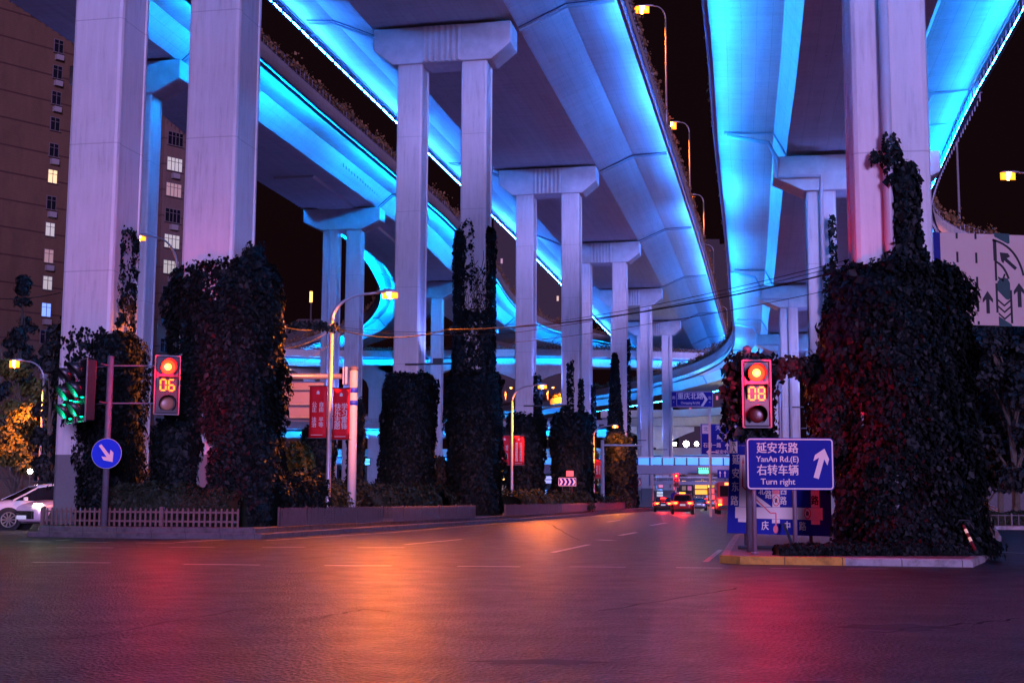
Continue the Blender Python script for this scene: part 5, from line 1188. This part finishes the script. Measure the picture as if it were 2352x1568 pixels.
# ================================================================= FOOTBRIDGE and low background
def footbridge(label, px0, px1, py_top, py_deck, py_bot, Y, bay, glass=True):
    a, b = GY(px0, py_deck, Y), GY(px1, py_deck, Y); z1 = GY(1500, py_top, Y).z; zd = GY(1500, py_deck, Y).z; z0_ = GY(1500, py_bot, Y).z
    t = thing('footbridge', label, 'bridge', (a.x, Y, z0_)); m = MB(); m.box(((a.x+b.x)/2, Y+1.5, (zd+z0_)/2+.0), (b.x-a.x, 3.0, zd-z0_)); m.build('deck', plain('bridge_paint', (.30, .30, .38), .5, var=.1), t)
    n = int((b.x-a.x)/bay); mp = MB(); mr = MB()
    for i in range(n+1): x_ = a.x+i*bay; MB().box((x_, Y+.05, (zd+z1)/2), (.12, .1, z1-zd)).build('railing_post', M_DARK, t)
    mr.box(((a.x+b.x)/2, Y+.05, z1+.03), (b.x-a.x, .14, .08)); mr.build('handrail', M_STEEL, t)
    for i in range(n): MB().box((a.x+(i+.5)*bay, Y+.06, (zd+z1)/2), (bay-.2, .02, (z1-zd)*.86)).build('glass_panel', E_GLASSB if glass else M_GREYP, t)
    return t
footbridge('footbridge with blue lit glass railing crossing the far road', 1240, 1720, 1050, 1068, 1088, 150, 1.4)
footbridge('lower far footbridge with dim railing behind the first one', 1380, 1760, 1096, 1104, 1112, 186, 1.6, False)
q = GY(1590, 1100, 186)
# green LED board
c = GY(1616, 1081, 147); t = thing('led_board', 'green glowing display board under the footbridge', 'display board', tuple(c)); m = MB(); m.box((c.x, 147.1, c.z), (1.3, .15, .75)); m.build('case', M_BLACK, t)
m = MB()
for i in range(5): m.box((c.x-.5+i*.24, 147.0, c.z+.28), (.13, .04, .14))
m.box((c.x, 147.0, c.z-.08), (1.05, .04, .42)); m.build('display', glow('green_display', (.05, 1, .5), 2.4), t)
# far signal
c = GY(1553, 1102, 138); signal('far red signal above the taxi', c, (0, -1), .42, [E_RED, None, None], border=True, hood=.4)
t = thing('signal_pole', 'pale pole of the far red signal with small round blue sign', 'pole', (c.x, 138.3, 0)); m = MB(); m.tube([(c.x, 138.3, 0), (c.x, 138.3, c.z+.4)], .1, 8); m.build('shaft', M_WHITEP, t)
m = MB(); m.disc((c.x-.2, 138.1, 1.6), .38, (0, -1, 0), .03, 20); m.build('round_plate', M_BLUE, t)
# floodlights on the lowest road
for px, s_, lab in ((1462, .22, 'small white floodlight just left of the bare grey column'), (1482, .34, 'large white floodlight in front of the bare grey column'), (1550, .22, 'small white floodlight under the Chongqing road sign'), (1576, .36, 'largest white floodlight below the Chongqing road sign'), (1600, .26, 'white floodlight close left of the large blue direction board'), (1637, .26, 'white floodlight over the large blue direction board')):
    c = GY(px, 1019, e8[3].y-.4); t = thing('floodlight', lab, 'floodlight', tuple(c), 'floodlights in a row'); m = MB(); m.box((c.x, c.y+.2, c.z), (.5, .3, .5)); m.build('case', M_DARK, t)
    spot('beam', (c.x, c.y-.3, c.z), 450*s_/.3, (1, .88, .68), t, size=160, direction=(-.1, -1, -.12)); m = MB(); m.disc((c.x, c.y, c.z), s_*1.25, (0, -1, 0), .06, 20); m.build('lens', E_LAMPW, t); m = MB(); m.tube([(c.x, c.y+.3, 9.2), (c.x, c.y+.3, c.z)], .06, 6); m.build('stand', M_STEEL, t)
# shop fronts / facades under the bridge
def shopfront(label, px0, px1, py0, py1, Y, mat, cells, litm, rows=3, seed=0, frac=.4):
    a, b = GY(px0, py1, Y), GY(px1, py0, Y); rg = random.Random(seed); t = thing('building', label, 'building', (a.x, Y, 0))
    m = MB(); m.box(((a.x+b.x)/2, Y+3, (b.z)/2), (b.x-a.x, 6, b.z)); m.build('wall', mat, t)
    wd = (b.x-a.x)/cells; hz = (b.z-max(.3, a.z))/rows
    k = 0
    for i in range(cells):
        for j in range(rows):
            lit = rg.random() < frac; m = MB(); m.box((a.x+(i+.5)*wd, Y-.03, max(.3, a.z)+(j+.5)*hz), (wd*.7, .08, hz*.65)); m.build('window', rg.choice(litm) if lit else M_GLASS, t); k += 1
    return t
M_WALLD = plain('dark_wall', (.10, .08, .085), .8, var=.3)
shopfront('lit shop facade at street level behind the cars', 1500, 1590, 1098, 1165, 232, M_WALLD, 7, [E_WIND, glow('pink_lit', (.8, .2, .35), .5), E_SHOP], 4, 2, .6)
shopfront('amber lit building block between the far signal and the bus', 1592, 1660, 1100, 1165, 236, M_WALLD, 5, [E_SHOP, glow('amber_lit', (1, .5, .05), .8), E_WIND], 5, 3, .75)
shopfront('dark building block below the crossing roads at centre', 1240, 1470, 1060, 1150, 245, M_WALLD, 10, [E_WINB, E_WIND, E_WINW], 3, 4, .35)
shopfront('reddish low building seen through the ivy columns', 640, 1240, 1040, 1140, 250, M_WALLD, 18, [E_WINB, E_SHOP, E_WIND], 3, 6, .3)

# ================================================================= TALL BUILDINGS
def apartment(label, A, Bv, h, mat, wins, floor_h, win, name='apartment_building', depth=14, z_first=4.0, ac=False, litpat=(), fac=None):
    """A,Bv ground points of the front wall; wins = list of distances along wall"""
    A = Vector(A); Bv = Vector(Bv); d = (Bv-A).normalized(); n = Vector((d.y, -d.x, 0)); L_ = (Bv-A).length
    t = thing(name, label, 'building', tuple(A)); m = MB(); P = [A, Bv, Bv-n*depth, A-n*depth]
    m.prism([(p.x, p.y) for p in P], 0, h); m.build('wall', mat, t); ang = math.atan2(d.y, d.x)
    m = MB(); m.box((A+Bv)/2-n*(depth/2)+Vector((0, 0, h+.5)), (L_+.6, depth+.6, 1.0), ang); m.build('roof', mat, t)
    nf = int((h-z_first)/floor_h); idx = 0
    for j in range(nf):
        for u in wins:
            z_ = z_first+j*floor_h; c = A+d*u+Vector((0, 0, z_)); lit = litpat(j, u) if callable(litpat) else None
            m = MB(); m.box(c-n*.02, (win[0]+.18, .12, win[1]+.18), ang); fr_ = m.build('window', plain('window_frame', (.16, .12, .12), .6), t)
            m = MB(); m.box(c+n*.05, (win[0], .06, win[1]), ang); m.build('pane', lit or M_GLASS, fr_)
            m = MB()
            for q_ in range(1, 1+int(round(win[0]/.7))): m.box(c+d*(-win[0]/2+q_*win[0]/(int(round(win[0]/.7))+1))+n*.1, (.06, .04, win[1]), ang)
            m.box(c+n*.1+Vector((0, 0, win[1]*.2)), (win[0], .04, .05), ang); m.box(c+n*.15-Vector((0, 0, win[1]/2+.08)), (win[0]+.3, .25, .08), ang); m.build('frame_bar', MATS['window_frame'], fr_)
            if ac and (idx % 2 == 0 or idx % 5 == 0):
                m = MB(); m.box(c+n*.35-Vector((.0, 0, win[1]/2+.65)), (.85, .5, .6), ang); m.build('air_conditioner', plain('ac_case', (.3, .26, .26), .6), t)
            idx += 1
    return t
FA = facade('tan_brick_wall', (.17, .085, .048), (.06, .022, .016), 3.02)
FB = facade('pinkish_brick_wall', (.20, .115, .095), (.08, .045, .04), 3.0)
a0 = GY(-60, 1000, 138); a1 = GY(185, 1000, 147)
lp = {11: E_WIN, 9: E_WINW, 8: E_WIND, 7: E_WINW, 6: E_WINB}
apartment('tall tan brick apartment block at the far left with one column of windows', (a0.x, a0.y, 0), (a1.x, a1.y, 0), 78, FA, [7.4], 3.02, (1.0, 1.45), litpat=lambda j, u: lp.get(j), z_first=3.6, ac=True)
b0 = GY(352, 1000, 146); b1 = GY(424, 1000, 149)
lp2 = {12: E_WINW, 9: E_WINW, 8: E_WINW, 11: E_WIND}
apartment('pinkish apartment block with air conditioners seen between the two nearest columns', (b0.x, b0.y, 0), (b1.x, b1.y, 0), 46, FB, [1.45], 3.0, (1.9, 1.5), ac=True, litpat=lambda j, u: lp2.get(j), z_first=3.2, depth=9)
def tower(label, px0, px1, Y, ptop, cols, seed, frac, mats, fh=3.3):
    a, b = GY(px0, 1100, Y), GY(px1, 1100, Y); h = GY(px0, ptop, Y).z; rg = random.Random(seed)
    t = thing('tower_building', label, 'building', (a.x, Y, 0)); m = MB(); m.box(((a.x+b.x)/2, Y+8, h/2), (b.x-a.x, 16, h)); m.build('wall', plain('dark_tower_wall', (.05, .035, .035), .8), t)
    m = MB(); m.box(((a.x+b.x)/2, Y+8, h+1.2), ((b.x-a.x)*.5, 8, 2.4)); m.build('roof', MATS['dark_tower_wall'], t)
    wd = (b.x-a.x)/cols; n = int((h-4)/fh); cnt = 0
    for j in range(n-1, 1, -1):
        for i in range(cols):
            if rg.random() < frac and cnt < 90:
                m = MB(); m.box((a.x+(i+.5)*wd, Y-.04, 4+j*fh), (wd*.62, .1, 1.3)); m.build('window', rg.choice(mats), t); cnt += 1
        m = None
    return t
tower('dark tower with a few yellow lit windows behind the middle piers', 1130, 1300, 340, 430, 22, 4, .045, [glow('far_window', (1, .72, .3), .35), E_WIND])
tower('dark tower silhouette behind the lamps of the central viaduct', 1560, 1700, 420, 560, 18, 5, .02, [E_WIND, glow('red_dim', (.6, .05, .05), .4)])
tower('dark distant block low behind the left ramp', 640, 760, 430, 745, 9, 6, .1, [E_WIN, E_SHOP])
c = GY(715, 682, 429); t = thing('lit_sign', 'small vertical orange sign glowing on the distant block', 'sign', (c.x, 429, c.z-3)); m = MB(); m.box((c.x, 428.6, c.z), (.9, .4, 3.6)); m.build('panel', E_SHOP, t); m = MB(); m.box((c.x, 429, c.z-8), (.5, .5, 13)); m.build('mount', MATS['dark_tower_wall'], t)
tb = GY(2265, 790, 150)
shopfront('building with golden lit windows half hidden by the right hand trees', 2225, 2420, 765, 900, 150, M_WALLD, 7, [glow('golden_lit', (1, .42, .06), 1.6), E_WIND], 3, 9, .4)
m = MB(); c = GY(2300, 830, 140); t = thing('light_band', 'blue light band glimpsed through the right hand trees', 'light', tuple(c)); m.box(tuple(c), (3.4, .2, .45)); m.build('tube', glow('blue_band', (.1, .2, 1), 3), t)

# ================================================================= TREES
tr = GY(30, 900, 74)
tree('broadleaf_tree', 'tree with orange lit leaves around the lamp at the far left', GY(38, 1000, 83).x, 84, 9.4, 3.2, 51, M_TREE, 'trees at the left edge', n=9000, ls=.24)
tree('conifer_tree', 'bluish pointed conifer in front of the tan building', GY(42, 900, 98).x, 98, 17.8, 3.0, 52, M_TREED, 'trees at the left edge', n=8000, ls=.26, conifer=True, base_frac=.2)
tree('broadleaf_tree', 'dark low tree behind the white car at left', GY(78, 1000, 76).x-.5, 90, 7.6, 3.4, 53, M_TREED, 'trees at the left edge', n=7000, ls=.24, base_frac=.15)
tree('broadleaf_tree', 'dark tree beside the leftmost column', GY(118, 900, 70).x, 70, 10.5, 1.6, 54, M_TREED, 'trees at the left edge', n=5000, ls=.22, base_frac=.15)
rngT = random.Random(8)
for k, (px, Y, h, cr, lab) in enumerate([(2255, 66, 8.6, 3.2, 'dark tree just right of the ivy mass'), (2330, 62, 9.6, 3.4, 'dark tree at the right edge with leaning pale trunk'), (2295, 88, 12.2, 4.5, 'taller dark tree behind the others at right'), (2410, 70, 10.5, 3.8, 'dark tree cut by the right edge of the photo')]):
    tree('broadleaf_tree', lab, GY(px, 1100, Y).x, Y, h, cr, 60+k, M_TREED, 'trees at the right edge', n=8500, ls=.24, base_frac=.22, trunk_r=.22, z0=.15)
hedge('hedge', 'low dark hedge under the right hand trees', between(2236, 2420, 61, 60, 3), 1.4, .7, .15, 71, 2500, .14)
# low rail at the right pavement edge
fr_ = [Vector((20.5, 58.8, 0)), Vector((30, 58.0, 0))]
picket('low pale railing on the far right pavement', fr_, .3, .03, .5, .16, M_FENCE2, (.9,), 6)
q = GY(2235, 1133, 66); t = thing('stair_rail', 'slanting metal stair rail right of the ivy mass', 'railing', (q.x, 66, .15)); m = MB()
for k in range(4): e0 = GY(2226, 1128+k*7, 66); e1_ = GY(2290, 1168+k*5, 63); m.tube([tuple(e0), tuple(e1_)], .035, 6)
m.build('rails', M_STEEL, t)
m = MB()
for k in range(4): e0 = GY(2228+k*18, 1140+k*8, 65.5-k*.7); m.tube([(e0.x, e0.y, .15), tuple(e0)], .03, 6)
m.build('supports', M_STEEL, t)
# striped warning pole, hoop, bags at right island
p0, p1 = GY(2213, 1206, 26.9), GY(2240, 1262, 26.6); t = thing('warning_pole', 'striped red and reflective pole leaning at the right end of the island', 'warning pole', tuple(p1))
for k in range(6):
    a = p0+(p1-p0)*(k/6); b = p0+(p1-p0)*((k+1)/6); m = MB(); m.tube([tuple(a), tuple(b)], .032, 10); m.build('stripe', plain('glowing_reflective_stripe', (.9, .75, .5), .3, emit=(1, .62, .3), es=.25) if k in (1, 3) else plain('dark_red_stripe', (.12, .01, .015), .5), t)  # light thrown back by the reflective stripes is put in as a weak glow
cp = GY(2205, 1230, 27.3); t = thing('hoop_rail', 'dark steel hoop barrier at the right end of the island', 'barrier', (cp.x, 27.3, .15)); m = MB(); m.tube([(cp.x-.1, 27.3, .15), (cp.x-.1, 27.3, .7), (cp.x, 27.3, .85), (cp.x+.18, 27.3, .85), (cp.x+.28, 27.3, .7), (cp.x+.28, 27.3, .15)], .02, 8); m.build('hoop', M_DARK, t)
m = MB(); m.tube([(cp.x-.1, 27.3, .5), (cp.x+.28, 27.3, .5)], .012, 6); m.tube([(cp.x-.1, 27.3, .33), (cp.x+.28, 27.3, .33)], .012, 6); m.build('crossbar', M_DARK, t)
rng = np.random.default_rng(5)
m = MB(); cb = Vector((cp.x-.25, 26.95, .24)); rings = []
for i in range(7):
    a = -PI/2+PI*i/6; rings.append([cb+Vector(((.16+.03*math.sin(3*k_+i))*math.cos(a)*math.cos(2*PI*k_/12)+.0, .11*math.cos(a)*math.sin(2*PI*k_/12), .09*math.sin(a))) for k_ in range(12)])
m.loft(rings); o = m.build('plastic_bag', plain('pale_bag', (.3, .28, .34), .5), None, smooth=True, org=(cb.x, cb.y, .15)); prop(o, 'crumpled pale plastic bag at the foot of the hoop barrier', 'bag')

for k_ in ('sign_blue', 'sign_blue_deep', 'sign_black', 'sign_green', 'sign_white', 'round_sign_blue', 'lane_board_lamplit_white', 'banner_red', 'banner_white'):
    MATS[k_].node_tree.nodes['Principled BSDF'].inputs['Specular IOR Level'].default_value = .12
# ================================================================= CABLES
def cable(label, pts, sag, r=.02):
    r = r*.7
    m = MB(); P = []
    for i in range(len(pts)-1):
        a, b = Vector(pts[i]), Vector(pts[i+1]); n = 16
        for k in range(n+1 if i == len(pts)-2 else n):
            s_ = k/n; P.append(a+(b-a)*s_-Vector((0, 0, 4*sag*s_*(1-s_))))
    m.tube(P, r, 5); o = m.build('overhead_cable', plain('cable_black', (.006, .006, .006), .9), None, org=tuple(P[0])); prop(o, label, 'cable', 'overhead cables across the view'); return o
LT = GY(766, 752, 50)
cable('thick black cable from the nearest lamp post towards the right ivy mass, lower strand', [LT, GY(1030, 756, 48), GY(1950, 618, 29)], .35, .03)
cable('thin black cable from the nearest lamp post, upper strand over the middle piers', [LT+Vector((0, 0, .05)), GY(1160, 752, 46), GY(1950, 596, 29)], .2, .014)
cable('thin black cable crossing the middle piers just below the upper strand', [LT+Vector((0, 0, -.05)), GY(1180, 764, 46), GY(1950, 606, 29)], .15, .014)
cable('lowest thin black cable across the middle piers', [GY(1180, 786, 46), GY(1500, 742, 38), GY(1950, 656, 29)], .05, .012)
cable('thick black cable from the left ivy cloak up to the nearest lamp post', [GY(655, 800, 43), LT], .15, .02)
cable('thin black cable from the left ivy cloak to the nearest lamp post', [GY(655, 752, 43), LT], .1, .03)
cable('loose thin wire sagging below the nearest lamp arm', [GY(660, 845, 43), LT+Vector((.4, 0, -.1))], .2, .011)
cable('thin cable at the far left in front of the tan building', [GY(-20, 684, 45), GY(140, 672, 41)], .1, .02)
ivy('ivy', 'leafy tendril along the cable left of the nearest lamp post', 'ivy', [(GY(712, 752, 47).x, 47, GY(712, 756, 47).z, GY(712, 742, 47).z, .9, .1, .3, 260, .12, {'shell': False, 'cap': False}), (LT.x, LT.y, LT.z-.15, LT.z+.15, .22, .15, 0, 90, .1, {'shell': False, 'cap': False})], 77)

# ================================================================= VEHICLES
def car(label, loc, heading, paint, kind='sedan', lights='rear', taxi=False, plate_on=True, group='cars'):
    """local +x is forward"""
    t = thing('car', label, 'car', (0, 0, 0), group)
    S = 1.12 if kind == 'suv' else 1.0; L2 = 2.3; hood = .98 if kind == 'suv' else .88
    stn = [(-2.32, .62, .42, .78), (-2.24, .80, .30, .96), (-2.0, .87, .24, 1.02), (-1.2, .90, .22, 1.0), (0, .91, .20, .97), (1.0, .90, .22, hood+.06), (1.7, .87, .24, hood-.02), (2.15, .80, .28, hood-.13), (2.3, .62, .36, hood-.25)]
    rings = []
    for x_, hw, zl, zh in stn:
        zh *= S; rings.append([Vector((x_, sgn*hw*f, z)) for sgn, f, z in [(-1, .80, zl), (-1, .97, zl+.1), (-1, 1, (zl+zh)/2), (-1, .98, zh-.1), (-1, .86, zh), (1, .86, zh), (1, .98, zh-.1), (1, 1, (zl+zh)/2), (1, .97, zl+.1), (1, .80, zl)]])
    m = MB(); m.loft(rings); m.build('body', paint, t, smooth=True, sub=1)
    gr = [(-1.98, .70, 1.0), (-1.45, .66, 1.36), (-1.0, .62, 1.44), (-.2, .61, 1.46), (.3, .62, 1.40), (.75, .67, 1.18), (1.15, .74, .95)]
    if kind == 'suv': gr = [(-2.1, .70, 1.02), (-1.8, .66, 1.4), (-1.2, .64, 1.48), (-.2, .63, 1.5), (.35, .64, 1.42), (.8, .68, 1.2), (1.25, .75, 1.0)]
    rings = [[Vector((x_, -.80, .9*S)), Vector((x_, -hw, z*S-.03)), Vector((x_, -hw+.1, z*S)), Vector((x_, hw-.1, z*S)), Vector((x_, hw, z*S-.03)), Vector((x_, .80, .9*S))] for x_, hw, z in gr]
    m = MB(); m.loft(rings); m.build('windows', M_GLASS, t, smooth=False)
    rings = [[Vector((x_, -hw-.012, z*S-.05)), Vector((x_, -hw+.1, z*S+.014)), Vector((x_, hw-.1, z*S+.014)), Vector((x_, hw+.012, z*S-.05))] for x_, hw, z in gr[1:5]]
    m = MB(); m.loft(rings, closed=False); ro = m.build('roof', paint, t, smooth=True); md = ro.modifiers.new('s', 'SOLIDIFY'); md.thickness = .03
    for sgn in (-1, 1):
        m = MB()
        for i, j in ((0, 1), (4, 5), (5, 6)):
            a, b = gr[i], gr[j]; ya = a[1] if i else .76; m.bar((a[0], sgn*(ya+.01), a[2]*S-.03), (b[0], sgn*((b[1] if j < 6 else .80)+.01), b[2]*S-.03), .06, .05)
        m.bar((-.35, sgn*.64, 1.46*S-.03), (-.3, sgn*.82, .95*S), .07, .03); m.build('pillar', paint, t)
        m = MB(); c = Vector((.85, sgn*.98, 1.02*S)); m.box(c, (.14, .2, .14)); m.build('mirror', paint, t, bevel=.03)
    for x_ in (-1.38, 1.42):
        for sgn in (-1, 1):
            r = .34*S; m = MB(); m.tube([(x_, sgn*.70, r), (x_, sgn*.925, r)], r+.07, 24); m.build('wheel_arch', M_RUBBER, t)
            m = MB(); m.tube([(x_, sgn*.74, r), (x_, sgn*.90, r), (x_, sgn*.945, r)], [r, r, r*.86], 28); wh = m.build('wheel', M_RUBBER, t, smooth=False)
            m = MB(); m.tube([(x_, sgn*.940, r), (x_, sgn*.955, r)], r*.68, 24)
            wr = MB(); n = 26; ro_ = r*.70; ri_ = r*.60
            for k in range(10):
                a = 2*PI*k/10; wr.bar((x_, sgn*.962, r), (x_+math.cos(a)*ro_, sgn*.962, r+math.sin(a)*ro_), .02, .045)
            pth = [(x_+math.cos(2*PI*k/n)*ro_, sgn*.96, r+math.sin(2*PI*k/n)*ro_) for k in range(n+1)]; wr.tube(pth, .022, 6)
            m.build('rim_back', M_BLACK, wh); wr.build('rim', M_RIM, wh)
    for sgn in (-1, 1):
        m = MB(); m.box((2.17, sgn*.62, (hood-.17)*S), (.16, .34, .13)); m.build('headlight', E_HEAD if lights == 'front' else plain('lamp_glass', (.4, .4, .42), .1), t, bevel=.03)
        m = MB(); m.box((-2.22, sgn*.62, .84*S), (.14, .46, .19)); m.build('tail_light', E_TAIL if lights == 'rear' else plain('tail_glass', (.25, .01, .01), .2), t, bevel=.03)
        if lights == 'rear': m = MB(); m.box((-2.28, sgn*.58, .83*S), (.08, .2, .08)); m.build('turn_light', E_TAILY, t)
    if lights == 'rear': m = MB(); m.box((-1.62, 0, 1.34*S), (.06, .5, .04)); m.build('brake_light', E_TAIL, t)
    m = MB(); m.box((-2.33, 0, .70*S), (.03, .44, .14)); m.build('number_plate', plain('plate_pale', (.5, .5, .6), .4, emit=(.8, .85, 1), es=.35 if lights == 'rear' else 0), t)
    m = MB(); m.box((2.27, 0, .50*S), (.10, 1.05, .30)); m.build('grille', M_BLACK, t, bevel=.03)
    m = MB()
    for k in range(4): m.box((2.325, 0, (.40+k*.07)*S), (.02, .95, .018))
    m.build('grille_bar', M_CHROME, t)
    m = MB(); m.box((2.34, 0, .42*S), (.03, .44, .14)); m.build('number_plate', MATS['plate_pale'], t)
    m = MB(); m.box((-2.3, 0, .40), (.12, 1.3, .14)); m.build('bumper', M_BLACK, t, bevel=.03)
    if lights == 'rear':
        l = bpy.data.lights.new('tail_glow', 'SPOT'); l.energy = 900; l.color = (1, .02, .02); l.spot_size = math.radians(150); l.spot_blend = .7; l.shadow_soft_size = .25
        lo = bpy.data.objects.new('tail_glow', l); COL.objects.link(lo); lo.parent = t; lo.location = (-2.5, 0, .8); lo.rotation_euler = Vector((-1, 0, -.15)).to_track_quat('-Z', 'Y').to_euler()
    if taxi: m = MB(); m.box((-.1, 0, 1.46*S+.12), (.16, .5, .16)); m.build('roof_sign', glow('taxi_sign', (1, .25, .02), 5), t, bevel=.03)
    t.location = loc; t.rotation_euler = (0, 0, heading); ORG[t.name] = Vector((0, 0, 0)); return t
pw = plain('white_car_paint', (.72, .70, .72), .22, coat=.6); pr = plain('dark_red_car_paint', (.35, .02, .03), .25, coat=.6); pk = plain('dark_car_paint', (.05, .04, .05), .25, coat=.6); pg = plain('silver_car_paint', (.4, .4, .44), .25, .4, coat=.5); pp_ = plain('pearl_car_paint', (.62, .50, .55), .25, coat=.6)
hd = PI/2-.12
car('dark car with red tail lamps, left of the taxi on the far road', GZ(1530, 1175.5)+Vector((0, 2.3, 0)), hd, pk, 'sedan', 'rear')
car('red taxi with glowing roof sign stopped on the far road', GZ(1576, 1181)+Vector((0, 2.3, 0)), hd, pr, 'suv', 'rear', taxi=True)
car('silver car in the lane right of the taxi', GZ(1611, 1172)+Vector((0, 2.3, 0)), hd, pg, 'sedan', 'front')
car('pale car farthest away beyond the silver car', GZ(1640, 1165)+Vector((0, 2.3, 0)), hd, pw, 'sedan', 'rear')
car('dark car half hidden behind the far ivy and bare column', GZ(1450, 1166)+Vector((0, 2.3, 0)), hd+PI, pg, 'suv', 'front')
car('white car with bright headlamps and alloy wheels at the left edge', Vector((GZ(48, 1216).x+.35, GZ(48, 1216).y+1.0, 0)), PI+.62, pw, 'suv', 'front')
car('pinkish white car half hidden by the stone planter at left', Vector((GZ(96, 1214).x+.9, GZ(96, 1214).y+.1, 0)), -PI/2-.42, pp_, 'suv', 'front')
car('dark car with red tail lamps just beyond the taxi', GZ(1556, 1168)+Vector((0, 2.3, 0)), hd, pk, 'sedan', 'rear')
car('small far car with red tail lamps behind the silver car', GZ(1626, 1163)+Vector((0, 2.3, 0)), hd, pr, 'sedan', 'rear')
for (x0, y0, x1, y1, Y_, col_, st_, lab) in [(1596, 1098, 1625, 1136, 205, (1, .42, .03), 1.3, 'tall amber lit panel under the far footbridge'), (1628, 1120, 1642, 1148, 204, (1, .06, .04), 1.6, 'red lit shop sign right of the amber panel'),
        (1512, 1104, 1540, 1120, 206, (.9, .25, .5), .8, 'pink lit shop sign above the dark car'), (1508, 1128, 1534, 1140, 206, (.7, .75, 1), .7, 'pale lit shop window above the dark car'), (1648, 1098, 1662, 1112, 203, (1, .3, .1), 1.2, 'small orange lit sign near the bus roof'),
        (1250, 1092, 1268, 1110, 210, (.5, .5, 1), .8, 'pale blue lit doorway between ivy columns'), (1176, 1128, 1192, 1142, 210, (1, .2, .12), .9, 'red lit window between the trailing ivy and the lamp post'), (832, 1052, 850, 1068, 210, (.1, .55, 1), 1.6, 'cyan lit window left of the squared ivy cloak')]:
    a = GY(x0, y1, Y_); b = GY(x1, y0, Y_); t = thing('lit_sign', lab, 'sign', ((a.x+b.x)/2, Y_, a.z)); m = MB(); m.box(((a.x+b.x)/2, Y_+.2, (a.z+b.z)/2), (b.x-a.x+.15, .3, b.z-a.z+.15)); m.build('case', M_DARK, t)
    nb_ = max(2, int((b.z-a.z)/.8)); k_ = 'sign_light_%d' % int(x0); E_ = glow(k_, col_, st_)
    for i in range(nb_): h_ = (b.z-a.z)/nb_; MB().box(((a.x+b.x)/2, Y_, a.z+(i+.5)*h_), (b.x-a.x-.1, .12, h_*.8)).build('light_panel', E_, t)
    if a.z > .6: MB().box(((a.x+b.x)/2, Y_+.25, a.z/2), (.2, .2, a.z)).build('post', M_DARK, t)
# bus
def bus(label, loc, heading):
    t = thing('bus', label, 'bus', (0, 0, 0)); W_, Hh, Lh = 2.4, 2.75, 4.0
    m = MB(); m.box((0, 0, 1.55), (Lh*2, W_, 2.4)); m.build('body', plain('bus_paint', (.45, .06, .08), .3, coat=.4), t, bevel=.12)
    m = MB(); m.box((-Lh-.01, 0, 1.95), (.04, 2.0, .9)); m.build('rear_window', M_GLASS, t)
    m = MB(); m.box((-Lh-.03, 0, 2.55), (.04, 1.2, .22)); m.build('route_display', glow('bus_display', (1, .3, .05), 3), t)
    for s_ in (-1, 1):
        m = MB(); m.box((-Lh-.03, s_*1.0, 1.1), (.05, .28, .34)); m.build('tail_light', E_TAIL, t); m = MB(); m.box((-Lh-.03, s_*1.0, .8), (.05, .28, .16)); m.build('turn_light', E_TAILY, t)
        for x_ in (-2.6, 2.6):
            m = MB(); m.tube([(x_, s_*.9, .48), (x_, s_*1.22, .48)], .48, 20); m.build('wheel', M_RUBBER, t)
        m = MB(); m.box((0, s_*1.21, 1.95), (7.2, .03, .85)); m.build('side_windows', M_GLASS, t)
    m = MB(); m.box((-Lh-.04, 0, .62), (.08, 2.2, .3)); m.build('bumper', M_DARK, t, bevel=.03)
    m = MB(); m.box((-Lh-.03, 0, 1.0), (.03, .44, .14)); m.build('number_plate', MATS['plate_pale'], t)
    t.location = loc; t.rotation_euler = (0, 0, heading)
bus('red bus with glowing rear display half hidden behind the route board', GZ(1687, 1181)+Vector((.3, 4, 0)), hd)
# white globe lamp low at the left
c = GY(69, 1082, 60); t = thing('globe_lamp', 'small white globe lamp glowing above the white car', 'lamp', (c.x, 60, 0)); m = MB(); rings = []
for i in range(9): a = -PI/2+PI*i/8; rings.append([c+Vector((.11*math.cos(a)*math.cos(2*PI*k/14), .11*math.cos(a)*math.sin(2*PI*k/14), .11*math.sin(a))) for k in range(14)])
m.loft(rings); m.build('globe', E_LAMPW, t, smooth=True); m = MB(); m.tube([(c.x, 60, 0), (c.x, 60, c.z-.1)], .03, 8); m.build('post', M_DARK, t)
# stencilled numbers on the leftmost column
cf = lcol(0, -1); R = Vector((.98, -.2, 0)).normalized(); c = GY(188, 1101, P1[0][1]-.5)
Oc = Vector((cf[0], cf[1], 0))-Vector((.2, .98, 0)).normalized()*.856
t = thing('stencil', 'faded black stencilled numbers on the grey base of the leftmost column', 'marking', (Oc.x, Oc.y, 1.6))
text_mesh('007-2', .2, Oc-R*.1+U3*1.72, R, U3, plain('stencil_black', (.05, .03, .04), .7), t, off=-.035)
text_mesh('007-2', .2, Oc-R*.3+U3*.98, R, (U3+R*-.0).normalized(), MATS['stencil_black'], t, off=-.035)
